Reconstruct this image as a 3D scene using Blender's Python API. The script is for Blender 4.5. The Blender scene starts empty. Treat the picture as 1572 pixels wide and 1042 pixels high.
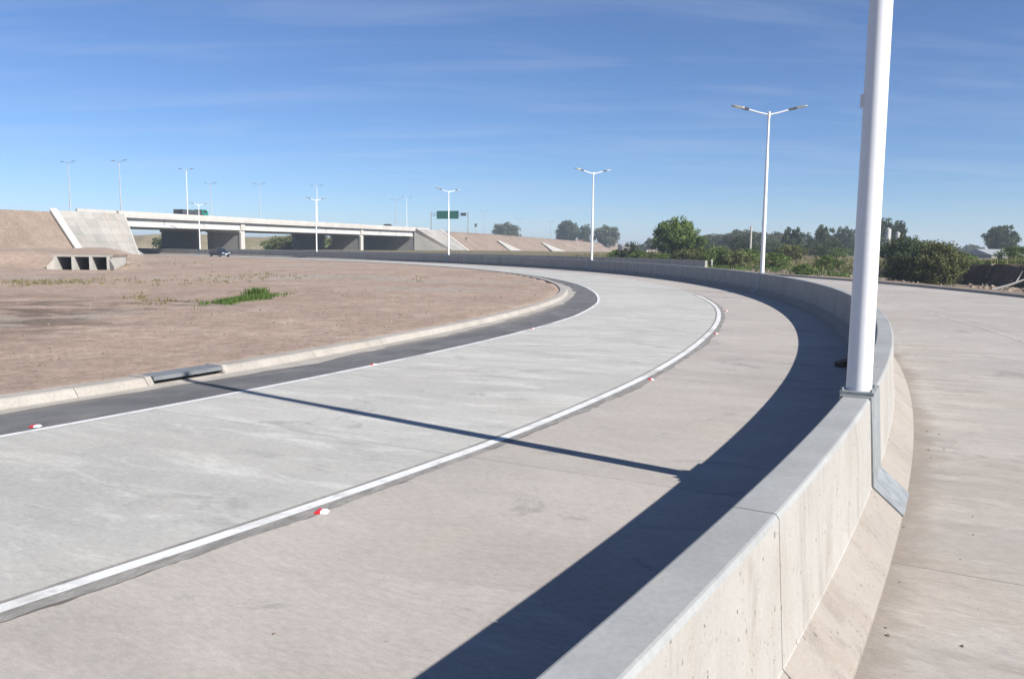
import bpy, math, random
import numpy as np
from mathutils import Matrix, Vector

# ------------------------------------------------------------------ camera
W0, H0, FPX = 1572, 1042, 1280.0
HC = 2.4
PITCH = math.atan((521 - 377) / FPX); ROLL = math.radians(.6)
SC = bpy.context.scene
COL = SC.collection
fw = np.array([0, math.cos(PITCH), -math.sin(PITCH)]); up0 = np.array([0, math.sin(PITCH), math.cos(PITCH)])
X0 = np.array([1., 0, 0])
CR = math.cos(ROLL) * X0 + math.sin(ROLL) * up0; CU = math.cos(ROLL) * up0 - math.sin(ROLL) * X0
CP = np.array([0, 0, HC])
cam_d = bpy.data.cameras.new('camera'); cam = bpy.data.objects.new('camera', cam_d); COL.objects.link(cam)
cam_d.sensor_width = 36; cam_d.lens = 36 * FPX / W0; cam_d.clip_end = 9000; cam_d.clip_start = .05
cam.matrix_world = Matrix(((CR[0], CU[0], -fw[0], CP[0]), (CR[1], CU[1], -fw[1], CP[1]), (CR[2], CU[2], -fw[2], CP[2]), (0, 0, 0, 1)))
SC.camera = cam

# ------------------------------------------------------------------ sky and sun
SUN_EL = math.radians(34.4); SUN_AZ = math.radians(127.2)       # azimuth clockwise from +Y
EXPOSURE = 0.87
world = bpy.data.worlds.new('World'); SC.world = world; world.use_nodes = True
nt = world.node_tree; nt.nodes.clear()
def N(t, typ, **kw):
    n = t.nodes.new(typ)
    for k, v in kw.items(): setattr(n, k, v)
    return n
out = N(nt, 'ShaderNodeOutputWorld'); bg = N(nt, 'ShaderNodeBackground'); sky = N(nt, 'ShaderNodeTexSky')
sky.sky_type = 'NISHITA'; sky.sun_disc = False; sky.sun_elevation = SUN_EL; sky.sun_rotation = SUN_AZ
sky.air_density = 0.8; sky.dust_density = 0.0; sky.ozone_density = 7.0; sky.altitude = 0
bg.inputs['Strength'].default_value = 0.061
# thin cirrus: a flat layer high up, looked up by direction
tc = N(nt, 'ShaderNodeTexCoord'); sp = N(nt, 'ShaderNodeSeparateXYZ'); nt.links.new(tc.outputs['Generated'], sp.inputs[0])
mx = N(nt, 'ShaderNodeMath', operation='MAXIMUM'); mx.inputs[1].default_value = .02; nt.links.new(sp.outputs['Z'], mx.inputs[0])
ad = N(nt, 'ShaderNodeMath', operation='ADD'); ad.inputs[1].default_value = .12; nt.links.new(mx.outputs[0], ad.inputs[0])
cb = N(nt, 'ShaderNodeCombineXYZ')
for i, ax in enumerate('XY'):
    dv = N(nt, 'ShaderNodeMath', operation='DIVIDE'); nt.links.new(sp.outputs[ax], dv.inputs[0]); nt.links.new(ad.outputs[0], dv.inputs[1])
    nt.links.new(dv.outputs[0], cb.inputs[i])
mp = N(nt, 'ShaderNodeMapping'); mp.inputs['Rotation'].default_value = (0, 0, math.radians(-24)); mp.inputs['Scale'].default_value = (.5, 2.0, 1)
nt.links.new(cb.outputs[0], mp.inputs[0])
n1 = N(nt, 'ShaderNodeTexNoise'); n1.inputs['Scale'].default_value = 1.7; n1.inputs['Detail'].default_value = 7; n1.inputs['Roughness'].default_value = .55
n1.inputs['Distortion'].default_value = .5
nt.links.new(mp.outputs[0], n1.inputs['Vector'])
rp = N(nt, 'ShaderNodeMapRange'); rp.inputs[1].default_value = .46; rp.inputs[2].default_value = .85; rp.inputs[3].default_value = .02; rp.inputs[4].default_value = .24
nt.links.new(n1.outputs[0], rp.inputs[0])
mxc = N(nt, 'ShaderNodeMixRGB'); mxc.inputs[2].default_value = (6.2, 6.6, 7.4, 1)
nt.links.new(rp.outputs[0], mxc.inputs[0]); nt.links.new(sky.outputs[0], mxc.inputs[1])
wb = N(nt, 'ShaderNodeMixRGB', blend_type='MULTIPLY'); wb.inputs[0].default_value = 1; wb.inputs[2].default_value = (.98, 1.0, 1.08, 1); nt.links.new(mxc.outputs[0], wb.inputs[1])
nt.links.new(wb.outputs[0], bg.inputs[0]); nt.links.new(bg.outputs[0], out.inputs[0])
sun_d = bpy.data.lights.new('sun', 'SUN'); sun_d.energy = 5.0; sun_d.angle = math.radians(.53); sun_d.color = (1, .96, .895)
sun = bpy.data.objects.new('sun', sun_d); COL.objects.link(sun)
sdir = Vector((math.sin(SUN_AZ) * math.cos(SUN_EL), math.cos(SUN_AZ) * math.cos(SUN_EL), math.sin(SUN_EL)))
sun.rotation_euler = (-sdir).to_track_quat('-Z', 'Y').to_euler(); sun.location = sdir * 60
SC.view_settings.view_transform = 'Standard'; SC.view_settings.look = 'None'
SC.view_settings.exposure = EXPOSURE; SC.view_settings.gamma = 1; SC.view_settings.use_curve_mapping = False
SC.render.engine = 'CYCLES'

# ------------------------------------------------------------------ helpers
rng = np.random.default_rng(7); random.seed(7)
def ray(px, py): return fw * FPX + CR * (px - W0 / 2) - CU * (py - H0 / 2)
def ground(px, py, z=0.0):
    d = ray(px, py); return CP + d * ((z - HC) / d[2])
def at_depth(px, py, Y):
    d = ray(px, py); return CP + d * (Y / d[1])
# alignment of the median barrier: heading as a polynomial of the station s (metres, s = 0 at the near lamp post)
CX, CY = 3.3267, 7.8374; CTH = (.48726, -1.17915, .01525, .11413)
DS = .05; S_ALL = np.arange(-40, 260, DS)
_u = np.clip(S_ALL, -40, 182) / 100
TH = sum(c * _u ** i for i, c in enumerate(CTH))
XA = np.cumsum(np.sin(TH) * DS); YA = np.cumsum(np.cos(TH) * DS); _i0 = int(40 / DS)
XA = XA - XA[_i0] + CX; YA = YA - YA[_i0] + CY
def frame(s):
    return np.interp(s, S_ALL, XA), np.interp(s, S_ALL, YA), np.interp(s, S_ALL, TH)
def P(s, o, z=0.0):                       # o: metres to the left of the barrier (inside of the bend)
    x, y, t = frame(s); return (x - o * math.cos(t), y + o * math.sin(t), z)
SUBX, SUBY, SUBT, SUBS = XA[::10], YA[::10], TH[::10], S_ALL[::10]
def so(xy):
    xy = np.atleast_2d(xy); S = np.empty(len(xy)); O = np.empty(len(xy))
    for a in range(0, len(xy), 4000):
        q = xy[a:a + 4000]; d = (q[:, 0:1] - SUBX) ** 2 + (q[:, 1:2] - SUBY) ** 2
        i = d.argmin(1); S[a:a + 4000] = SUBS[i]
        O[a:a + 4000] = -(q[:, 0] - SUBX[i]) * np.cos(SUBT[i]) + (q[:, 1] - SUBY[i]) * np.sin(SUBT[i])
    return S, O
def lane_o(s): return float(np.interp(s, (-10, -5, 0, 6, 14, 27, 33), (4.55, 4.33, 4.05, 3.9, 3.85, 3.62, 3.6)))
def edge_o(s): return float(np.interp(s, (-12, -3, 6, 14, 20, 28, 40, 60), (9.6, 9.57, 9.32, 9.0, 8.75, 8.7, 9.0, 9.2)))
def kerb_o(s): return float(np.interp(s, (-12, -1, 2, 10, 22, 30, 36, 55), (11.35, 11.1, 10.97, 10.9, 10.55, 10.3, 10.25, 10.45)))
KX = np.arange(-40, 260, .5); KO = np.array([kerb_o(v) for v in KX])

class MB:
    def __init__(self): self.v = []; self.f = []; self.uv = []; self.mi = []
    def face(self, pts, uv=None, mi=0):
        b = len(self.v); self.v += [tuple(p) for p in pts]; self.f.append(tuple(range(b, b + len(pts))))
        self.uv += list(uv) if uv is not None else [(0, 0)] * len(pts); self.mi.append(mi)
    def raw(self, verts, faces, mi=0):
        b = len(self.v); self.v += [tuple(p) for p in verts]
        for f in faces:
            self.f.append(tuple(i + b for i in f)); self.uv += [(0, 0)] * len(f); self.mi.append(mi)
    def box(self, c, size, ax=None, mi=0):           # ax: three axis vectors
        c = np.array(c, float); h = np.array(size, float) / 2
        A = np.eye(3) if ax is None else np.array(ax, float)
        vs = [c + A[0] * (h[0] * i) + A[1] * (h[1] * j) + A[2] * (h[2] * k) for i in (-1, 1) for j in (-1, 1) for k in (-1, 1)]
        self.raw(vs, [(0, 1, 3, 2), (4, 6, 7, 5), (0, 4, 5, 1), (2, 3, 7, 6), (0, 2, 6, 4), (1, 5, 7, 3)], mi)
    def tube(self, pts, rad, n=12, caps=True, mi=0):
        pts = [np.array(p, float) for p in pts]; vs = []; fs = []
        for i, p in enumerate(pts):
            a = pts[max(i - 1, 0)]; b = pts[min(i + 1, len(pts) - 1)]; d = b - a; d /= np.linalg.norm(d)
            r = np.array([0, 0, 1.]) if abs(d[2]) < .9 else np.array([1., 0, 0])
            e1 = np.cross(d, r); e1 /= np.linalg.norm(e1); e2 = np.cross(d, e1)
            for k in range(n):
                t = 2 * math.pi * k / n; vs.append(p + rad[i] * (e1 * math.cos(t) + e2 * math.sin(t)))
        for i in range(len(pts) - 1):
            for k in range(n):
                fs.append((i * n + k, (i + 1) * n + k, (i + 1) * n + (k + 1) % n, i * n + (k + 1) % n))
        if caps: fs += [tuple(range(n)), tuple(range((len(pts) - 1) * n, len(pts) * n))[::-1]]
        self.raw(vs, fs, mi)
    def build(self, name, mats, parent=None, smooth=False, **kw):
        me = bpy.data.meshes.new(name); me.from_pydata(self.v, [], self.f)
        for m in (mats if isinstance(mats, (list, tuple)) else [mats]): me.materials.append(m)
        if any(self.mi): me.polygons.foreach_set('material_index', self.mi)
        l = me.uv_layers.new(name='UVMap'); l.data.foreach_set('uv', np.array(self.uv, np.float32).ravel())
        if smooth: me.polygons.foreach_set('use_smooth', [True] * len(me.polygons))
        me.update()
        return link(me, name, parent, **kw)
def link(me, name, parent=None, **kw):
    o = bpy.data.objects.new(name, me); COL.objects.link(o)
    if parent is not None: o.parent = parent
    tag(o, **kw); return o
def tag(o, label=None, cat=None, group=None, kind=None):
    if label: o['label'] = label
    if cat: o['category'] = cat
    if group: o['group'] = group
    if kind: o['kind'] = kind
    return o
def empty(name, loc=(0, 0, 0), rz=0, **kw):
    o = bpy.data.objects.new(name, None); COL.objects.link(o); o.location = loc; o.rotation_euler = (0, 0, rz); o.empty_display_size = .2
    return tag(o, **kw)
def copy_tree(o, parent=None):
    c = o.copy(); COL.objects.link(c); c.parent = parent
    for ch in list(o.children): copy_tree(ch, c)
    return c
def autosmooth(o, ang=35):
    me = o.data; me.polygons.foreach_set('use_smooth', [True] * len(me.polygons))
    try: me.set_sharp_from_angle(angle=math.radians(ang))
    except Exception: pass
    return o

# ------------------------------------------------------------------ materials
def lin(c):
    return tuple((v / 12.92 if v <= .04045 else ((v + .055) / 1.055) ** 2.4) for v in c)
class Mat:
    def __init__(self, name, base, rough=.9, metal=0.0, spec=.3):
        self.m = bpy.data.materials.new(name); self.m.use_nodes = True; self.t = self.m.node_tree
        self.b = self.t.nodes['Principled BSDF']; self.b.inputs['Roughness'].default_value = rough
        self.b.inputs['Metallic'].default_value = metal; self.b.inputs['Specular IOR Level'].default_value = spec
        r = N(self.t, 'ShaderNodeRGB'); r.outputs[0].default_value = (*base, 1); self.c = r.outputs[0]; self.h = None
        self.pos = N(self.t, 'ShaderNodeNewGeometry').outputs['Position']; self.uv = N(self.t, 'ShaderNodeTexCoord').outputs['UV']
        self.obj = N(self.t, 'ShaderNodeTexCoord').outputs['Object']
    def noise(self, scale, vec=None, stretch=None, detail=6, rough=.6, dist=0, off=0):
        v = vec if vec is not None else self.pos
        mp = N(self.t, 'ShaderNodeMapping'); self.t.links.new(v, mp.inputs[0])
        mp.inputs['Scale'].default_value = stretch or (1, 1, 1); mp.inputs['Location'].default_value = (off, off * .7, off * 1.3)
        n = N(self.t, 'ShaderNodeTexNoise'); n.inputs['Scale'].default_value = scale; n.inputs['Detail'].default_value = detail
        n.inputs['Roughness'].default_value = rough; n.inputs['Distortion'].default_value = dist
        self.t.links.new(mp.outputs[0], n.inputs['Vector']); return n.outputs[0]
    def rng(self, f, a, b, c=0., d=1.):
        n = N(self.t, 'ShaderNodeMapRange'); n.interpolation_type = 'SMOOTHSTEP'
        for i, v in zip((1, 2, 3, 4), (a, b, c, d)): n.inputs[i].default_value = v
        self.t.links.new(f, n.inputs[0]); return n.outputs[0]
    def mul(self, a, b, op='MULTIPLY'):
        n = N(self.t, 'ShaderNodeMath', operation=op)
        for i, v in enumerate((a, b)):
            if isinstance(v, (int, float)): n.inputs[i].default_value = v
            else: self.t.links.new(v, n.inputs[i])
        return n.outputs[0]
    def mix(self, f, col, amt=1.0):
        n = N(self.t, 'ShaderNodeMixRGB'); n.inputs[2].default_value = (*col, 1)
        if amt != 1: f = self.mul(f, amt)
        self.t.links.new(f, n.inputs[0]); self.t.links.new(self.c, n.inputs[1]); self.c = n.outputs[0]; return self
    def value(self, f, lo, hi):                 # multiply colour by lo..hi over f 0..1
        r = self.rng(f, .25, .75, lo, hi); n = N(self.t, 'ShaderNodeMixRGB'); n.blend_type = 'MULTIPLY'; n.inputs[0].default_value = 1
        cbn = N(self.t, 'ShaderNodeCombineXYZ')
        for i in range(3): self.t.links.new(r, cbn.inputs[i])
        self.t.links.new(self.c, n.inputs[1]); self.t.links.new(cbn.outputs[0], n.inputs[2]); self.c = n.outputs[0]; return self
    def random_value(self, lo, hi):
        oi = N(self.t, 'ShaderNodeObjectInfo'); r = N(self.t, 'ShaderNodeMapRange'); r.inputs[3].default_value = lo; r.inputs[4].default_value = hi
        self.t.links.new(oi.outputs['Random'], r.inputs[0]); n = N(self.t, 'ShaderNodeMixRGB'); n.blend_type = 'MULTIPLY'; n.inputs[0].default_value = 1
        cbn = N(self.t, 'ShaderNodeCombineXYZ')
        for i in range(3): self.t.links.new(r.outputs[0], cbn.inputs[i])
        self.t.links.new(self.c, n.inputs[1]); self.t.links.new(cbn.outputs[0], n.inputs[2]); self.c = n.outputs[0]; return self
    def bump(self, f, strength=.3, dist=.02):
        n = N(self.t, 'ShaderNodeBump'); n.inputs['Strength'].default_value = strength; n.inputs['Distance'].default_value = dist
        self.t.links.new(f, n.inputs['Height'])
        if self.h is not None: self.t.links.new(self.h, n.inputs['Normal'])
        self.h = n.outputs[0]; return self
    def sep(self, axis):
        n = N(self.t, 'ShaderNodeSeparateXYZ'); self.t.links.new(self.pos, n.inputs[0]); return n.outputs[axis]
    def sepuv(self, axis):
        n = N(self.t, 'ShaderNodeSeparateXYZ'); self.t.links.new(self.uv, n.inputs[0]); return n.outputs[axis]
    def done(self):
        self.t.links.new(self.c, self.b.inputs['Base Color'])
        if self.h is not None: self.t.links.new(self.h, self.b.inputs['Normal'])
        return self.m

def lane_mat(name, base, dust, dust_amt, streak, seed=0, foot=False):
    m = Mat(name, base, .88)
    m.random_value(.97, 1.03)
    m.value(m.noise(.3, m.uv, (1, .7, 1), 6, .65, 0, seed), .86, 1.1)
    # broom finish and laitance run across the lane
    m.mix(m.rng(m.noise(1.9, m.uv, (1, .28, 1), 10, .74, .5, seed), .47, .68), tuple(min(.5, v * 1.3) for v in base), streak)
    m.mix(m.rng(m.noise(2.6, m.uv, (1, .3, 1), 10, .72, .5, 5 + seed), .52, .70), tuple(v * .72 for v in base), streak * .7)
    m.mix(m.rng(m.noise(.75, m.uv, (1, .75, 1), 8, .68, .9, 11 + seed), .575, .66), (base[0] * .70, base[1] * .72, base[2] * .73), .75)
    m.mix(m.rng(m.noise(.55, m.uv, (1, 1, 1), 6, .6, .3, 23 + seed), .45, .68), dust, dust_amt)
    if foot:                                       # soil swept up against the barrier's foot, and tyre-dragged dirt beside it
        w = m.mul(m.sepuv('Y'), m.mul(m.noise(.9, m.uv, (1, .6, 1), 8, .7, .4, 41), 1.1), 'ADD')
        m.mix(m.rng(w, -.24, .06), (.20, .165, .135), .6)
        w2 = m.mul(m.rng(m.sepuv('Y'), -3.4, -1.2), m.rng(m.noise(1.6, m.uv, (1, .35, 1), 9, .74, .6, 71), .5, .64)); m.mix(w2, (.19, .165, .14), .4)
    m.value(m.noise(26, m.uv, (1, .35, 1), 4, .75), .88, 1.1)
    m.value(m.noise(95, m.uv, (1, .6, 1), 2, .6), .93, 1.06)
    m.mix(m.rng(m.noise(11, m.uv, (1, 1, 1), 4, .6, 0, 3 + seed), .70, .75), (.10, .092, .085), .6)
    m.bump(m.noise(60, m.uv, (1, .2, 1), 3, .6), .12, .004)
    m.bump(m.noise(1.3, m.uv, (1, 1, 1), 3, .5), .1, .02)
    return m.done()
M = {}
M['lane'] = lane_mat('lane_concrete', (.37, .362, .338), (.375, .35, .315), .35, .95)
M['shoulder'] = lane_mat('shoulder_concrete', (.340, .312, .284), (.35, .31, .27), .5, .4, 31)
M['dusty'] = lane_mat('dusty_concrete', (.335, .31, .284), (.325, .28, .238), .5, .6, 57, True)
m = Mat('joint_filler', (.11, .10, .09), .95); M['joint'] = m.done()
m = Mat('asphalt', (.105, .105, .107), .9); m.value(m.noise(.8, m.uv, (1, 1, 1), 6), .75, 1.25)
m.mix(m.rng(m.noise(1.7, m.uv, (.35, 1, 1), 7, .65), .5, .72), (.19, .18, .165), .7)
m.mix(m.rng(m.sepuv('Y'), 1.0, 1.5), (.23, .205, .175), .7)          # dust drifted up against the kerb
m.value(m.noise(45, m.uv), .75, 1.3); m.bump(m.noise(70, m.uv, None, 2), .4, .006); M['asphalt'] = m.done()
m = Mat('white_road_paint', (.60, .60, .59), .7); m.mix(m.rng(m.noise(5, m.uv, (.5, 1, 1), 8, .75), .53, .66), (.32, .305, .285), .85)
m.mix(m.rng(m.noise(.8, m.uv, (1, 1, 1), 5, .7, 0, 9), .5, .66), (.34, .325, .30), .65); m.value(m.noise(40, m.uv), .9, 1.08); M['paint'] = m.done()
m = Mat('old_road_paint', (.42, .41, .385), .8); m.mix(m.rng(m.noise(3, m.uv, (.6, 1, 1), 8, .75), .40, .58), (.305, .275, .245), .9); M['paint_old'] = m.done()
m = Mat('mortar_smear', (.215, .205, .19), .95); m.value(m.noise(3, m.uv, (1, 2, 1), 7, .7), .6, 1.35); m.bump(m.noise(25, m.uv), .5, .02); M['mortar'] = m.done()
m = Mat('brown_dust', (.20, .165, .135), .97); m.value(m.noise(4), .8, 1.2); m.value(m.noise(30), .85, 1.15); M['dust'] = m.done()
def kerbmat(name, base):
    m = Mat(name, base, .9); m.random_value(.92, 1.06); m.value(m.noise(1.2), .85, 1.12); m.mix(m.rng(m.noise(.6, None, None, 6, .65, 0, 4), .5, .7), (.28, .235, .195), .6)
    m.value(m.noise(22), .9, 1.08); m.bump(m.noise(40), .25, .01); return m.done()
M['kerb'] = kerbmat('kerb_concrete', (.315, .292, .262))
def barrier_mat(name, base, low):
    m = Mat(name, base, .88); m.random_value(.95, 1.04)
    m.value(m.noise(.9), .9, 1.07)
    m.mix(m.rng(m.noise(1.6, None, (1, 1, .12), 8, .72), .51, .68), (base[0] * .55, base[1] * .53, base[2] * .51), .6)   # rain streaks
    m.mix(m.rng(m.noise(2.6, None, (1, 1, .5), 8, .7, .5, 8), .48, .66), low, .75); m.mix(m.rng(m.noise(1.1, None, (1, 1, .8), 9, .72, .6, 19), .54, .66), tuple(v * .78 for v in low), .5)
    m.mix(m.rng(m.noise(24, None, (1, 1, .6), 2, .5), .685, .72), (.10, .09, .08), .85); m.mix(m.rng(m.noise(60, None, (1, 1, .6), 2, .5), .69, .73), (.11, .10, .09), .7)                             # blow holes
    m.value(m.noise(55), .93, 1.05); m.bump(m.noise(45, None, None, 3), .2, .006); m.bump(m.noise(2.2, None, None, 3), .12, .03)
    return m.done()
M['barrier'] = barrier_mat('barrier_concrete', (.315, .302, .28), (.285, .26, .228))
M['barrier_low'] = barrier_mat('barrier_toe_concrete', (.265, .238, .21), (.245, .21, .178))
m = Mat('trowelled_barrier_top', (.27, .275, .272), .8); m.value(m.noise(1.4), .88, 1.1); m.mix(m.rng(m.noise(4, None, None, 7, .7), .55, .7), (.31, .295, .27), .7)
m.value(m.noise(30), .93, 1.06); m.bump(m.noise(35), .15, .006); M['barrier_top'] = m.done()
m = Mat('galvanised_steel', (.225, .24, .245), .6, .2, .4); m.value(m.noise(9, None, None, 5), .8, 1.15); m.value(m.noise(2), .9, 1.1); M['galv'] = m.done()
m = Mat('white_pole_paint', (.66, .66, .675), .38, 0, .5); m.value(m.noise(1.4, None, (1, 1, .3)), .95, 1.03); m.value(m.noise(12), .97, 1.02)
m.mix(m.rng(m.noise(2.2, None, (3, 3, .35), 7, .7, 0, 2), .60, .74), (.45, .42, .37), .3); M['white'] = m.done()
m = Mat('lamp_housing', (.17, .165, .14), .5, .2, .5); m.value(m.noise(8), .8, 1.2); M['housing'] = m.done()
m = Mat('lamp_lens', (.62, .60, .45), .3, 0, .5); m.value(m.noise(8), .9, 1.1); M['lens'] = m.done()
m = Mat('dark_steel', (.06, .065, .07), .6, .4, .4); m.value(m.noise(3), .8, 1.2); M['dark'] = m.done()
# bare earth of the infield
m = Mat('bare_earth', (.300, .226, .178), .97, 0, .1)
m.value(m.noise(.12, None, None, 6), .84, 1.12); m.mix(m.rng(m.noise(.5, None, (1, .6, 1), 7, .65), .48, .7), (.36, .295, .245), .7)
m.mix(m.rng(m.noise(.075, None, (1, 1.5, 1), 6, .62, 0, 3), .53, .66), (.285, .25, .215), .8)
# wheel-rutted damp patch beside the kerb inlet and towards the frame's edge
rx = m.rng(m.sep('X'), -7.5, -14, 0, 1); ry = m.rng(m.sep('Y'), 17, 19.5, 0, 1); ry2 = m.rng(m.sep('Y'), 40, 29, 0, 1)
damp = m.mul(m.mul(rx, ry), ry2)
m.mix(m.mul(m.rng(m.noise(.42, None, (.55, 1.2, 1), 9, .72, .5), .43, .58), damp), (.135, .102, .08), .95)
m.value(m.noise(2.2, None, None, 7, .7), .8, 1.2); m.value(m.noise(9, None, None, 5, .7), .78, 1.2)
m.mix(m.rng(m.noise(5, None, None, 4, .6, 0, 6), .66, .74), (.16, .125, .10), .8)
m.mix(m.rng(m.noise(7, None, None, 4, .6, 0, 16), .68, .74), (.40, .36, .31), .7)
m.bump(m.noise(3.5, None, None, 7, .7), .7, .09); m.bump(m.noise(18, None, None, 3, .7), .5, .02); M['dirt'] = m.done()
m = Mat('embankment_earth', (.215, .166, .132), .97, 0, .1); m.value(m.noise(.25, None, None, 7, .65), .82, 1.15); m.mix(m.rng(m.noise(.2, None, (1, 1, .25), 6, .65, 0, 2), .5, .7), (.255, .21, .172), .6)
m.mix(m.rng(m.noise(.5, None, None, 7, .7, 0, 7), .6, .75), (.20, .16, .125), .6); m.value(m.noise(3), .85, 1.15); m.bump(m.noise(1.2, None, None, 6, .7), .7, .25); M['embank'] = m.done()
m = Mat('field_ground', (.17, .14, .09), .97, 0, .1); m.value(m.noise(.03, None, None, 6), .7, 1.25); m.mix(m.rng(m.noise(.06, None, None, 7, .65), .45, .65), (.10, .115, .045), .6)
m.mix(m.rng(m.noise(.11, None, None, 7, .65, 0, 5), .52, .68), (.24, .19, .13), .8); m.value(m.noise(1.5, None, None, 6, .7), .7, 1.3); m.bump(m.noise(2.5, None, None, 6, .7), .8, .2); M['field'] = m.done()
m = Mat('verge_soil', (.21, .165, .125), .97, 0, .1); m.value(m.noise(.6, None, None, 7, .7), .7, 1.25); m.mix(m.rng(m.noise(.9, None, None, 7, .65, 0, 2), .5, .66), (.28, .24, .195), .8)
m.mix(m.rng(m.noise(.7, None, None, 7, .65, 0, 12), .54, .66), (.10, .075, .055), .8); m.value(m.noise(6), .8, 1.2); m.bump(m.noise(4, None, None, 7, .7), .8, .12); M['soil'] = m.done()
m = Mat('cut_bank_soil', (.12, .088, .066), .98, 0, .05); m.value(m.noise(.9, None, (1, 1, .4), 7, .7), .55, 1.5); m.mix(m.rng(m.noise(1.3, None, (1, 1, .5), 7, .65, 0, 3), .58, .7), (.20, .15, .11), .8)
m.bump(m.noise(3, None, None, 7, .7), 1, .2); M['bank'] = m.done()
def simple(name, base, rough=.85, metal=0., sc=2., lo=.88, hi=1.1, spec=.3):
    m = Mat(name, base, rough, metal, spec); m.value(m.noise(sc), lo, hi); m.value(m.noise(sc * 9), .95, 1.05); return m.done()
def bridgemat(name, base):
    m = Mat(name, base, .85); m.value(m.noise(.5), .9, 1.08); m.mix(m.rng(m.noise(.5, None, (1, 1, .12), 7, .7), .55, .72), tuple(v * .72 for v in base), .5); m.bump(m.noise(3), .1, .02); return m.done()
M['bridge'] = bridgemat('bridge_concrete', (.42, .40, .37)); M['girder'] = bridgemat('girder_concrete', (.43, .425, .41))
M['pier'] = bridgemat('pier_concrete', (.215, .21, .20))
m = Mat('slope_paving', (.285, .272, .25), .9); m.random_value(.88, 1.1); m.value(m.noise(.35), .85, 1.1); m.mix(m.rng(m.noise(.3, None, None, 6, .6, 0, 3), .5, .68), (.32, .27, .225), .7); m.value(m.noise(4), .92, 1.07); M['paving'] = m.done()
M['conc'] = bridgemat('pale_concrete', (.36, .345, .315))
M['sign_green'] = simple('sign_green', (.006, .115, .075), .45, 0, 1, .95, 1.05); M['sign_back'] = simple('sign_back', (.09, .095, .10), .5, .5)
M['mast_grey'] = simple('galvanised_mast', (.36, .38, .40), .5, .1); M['grey_steel'] = simple('grey_steel', (.30, .31, .33), .5, .3)
M['wood'] = simple('old_wood', (.12, .075, .045), .9, 0, 6, .6, 1.3); M['red'] = simple('reflector_red', (.55, .02, .025), .25, 0, 5, .95, 1.05, .6)
M['stud'] = simple('stud_white', (.75, .75, .74), .4, 0, 5); M['rubber'] = simple('tyre_rubber', (.02, .02, .021), .85)
M['glass'] = simple('car_glass', (.015, .02, .025), .08, 0, 1, .95, 1.05, .8); M['lamp'] = simple('headlight', (.75, .77, .8), .15, 0, 2, .95, 1.05, .8)
M['steel_inlet'] = simple('inlet_metal', (.17, .18, .19), .6, .2, 3); M['asphalt_hwy'] = simple('highway_asphalt', (.08, .08, .082), .9)
M['stone'] = simple('loose_stone', (.17, .135, .11), .95, 0, 3, .6, 1.4); M['rubble'] = simple('rubble', (.20, .155, .12), .95, 0, 2, .6, 1.35)
def leafmat(name, c, dark):
    m = Mat(name, c, .75, 0, .2); m.random_value(.85, 1.15); m.mix(m.rng(m.noise(.9, None, None, 3, .6), .4, .65), dark, .6); m.value(m.noise(4, None, None, 2), .75, 1.3)
    mm = m.done(); t = m.t; tr = N(t, 'ShaderNodeBsdfTranslucent'); t.links.new(m.c, tr.inputs[0]); mixs = N(t, 'ShaderNodeMixShader'); mixs.inputs[0].default_value = .25
    o = [n for n in t.nodes if n.type == 'OUTPUT_MATERIAL'][0]; t.links.new(m.b.outputs[0], mixs.inputs[1]); t.links.new(tr.outputs[0], mixs.inputs[2]); t.links.new(mixs.outputs[0], o.inputs[0])
    return mm
M['leaf_green'] = leafmat('bright_leaves', (.115, .165, .035), (.06, .10, .02)); M['leaf_dark'] = leafmat('dark_leaves', (.06, .08, .032), (.03, .045, .016))
M['leaf_grey'] = leafmat('greyish_leaves', (.10, .11, .06), (.055, .065, .035)); M['leaf_olive'] = leafmat('olive_leaves', (.12, .13, .045), (.06, .075, .022))
M['grass_dry'] = leafmat('dry_grass', (.19, .165, .075), (.10, .11, .035)); M['grass_green'] = leafmat('green_grass', (.085, .135, .03), (.05, .09, .02))
M['bark'] = simple('bark', (.10, .08, .06), .95, 0, 4, .6, 1.3)

# ------------------------------------------------------------------ ground
def sstep(a, b, x): t = np.clip((x - a) / (b - a), 0, 1); return t * t * (3 - 2 * t)
_pw = [(rng.uniform(0, 2 * math.pi), f * rng.uniform(.8, 1.25), rng.uniform(0, 6.28)) for f in (.18, .31, .5, .9, 1.5, 2.6) for _ in range(3)]
def wob(x, y):                                        # cheap fractal noise, about -1..1
    r = 0
    for a, f, p in _pw: r = r + np.sin((x * math.cos(a) + y * math.sin(a)) * f * 2 + p + 1.7 * np.sin(f * .6 * (y * math.cos(a) - x * math.sin(a)) + p)) / (f ** .75)
    return r / 14
b = MB(); n = 96; rads = [0.01, 40, 90, 160, 260, 420, 700, 1200, 2600]
vs = []
for r in rads:
    for k in range(n): a = 2 * math.pi * k / n; vs.append((r * math.cos(a), 60 + r * math.sin(a), -.42))
b.raw(vs, [(i * n + k, (i + 1) * n + k, (i + 1) * n + (k + 1) % n, i * n + (k + 1) % n) for i in range(len(rads) - 1) for k in range(n)])
b.build('ground', M['field'], kind='structure')

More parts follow.
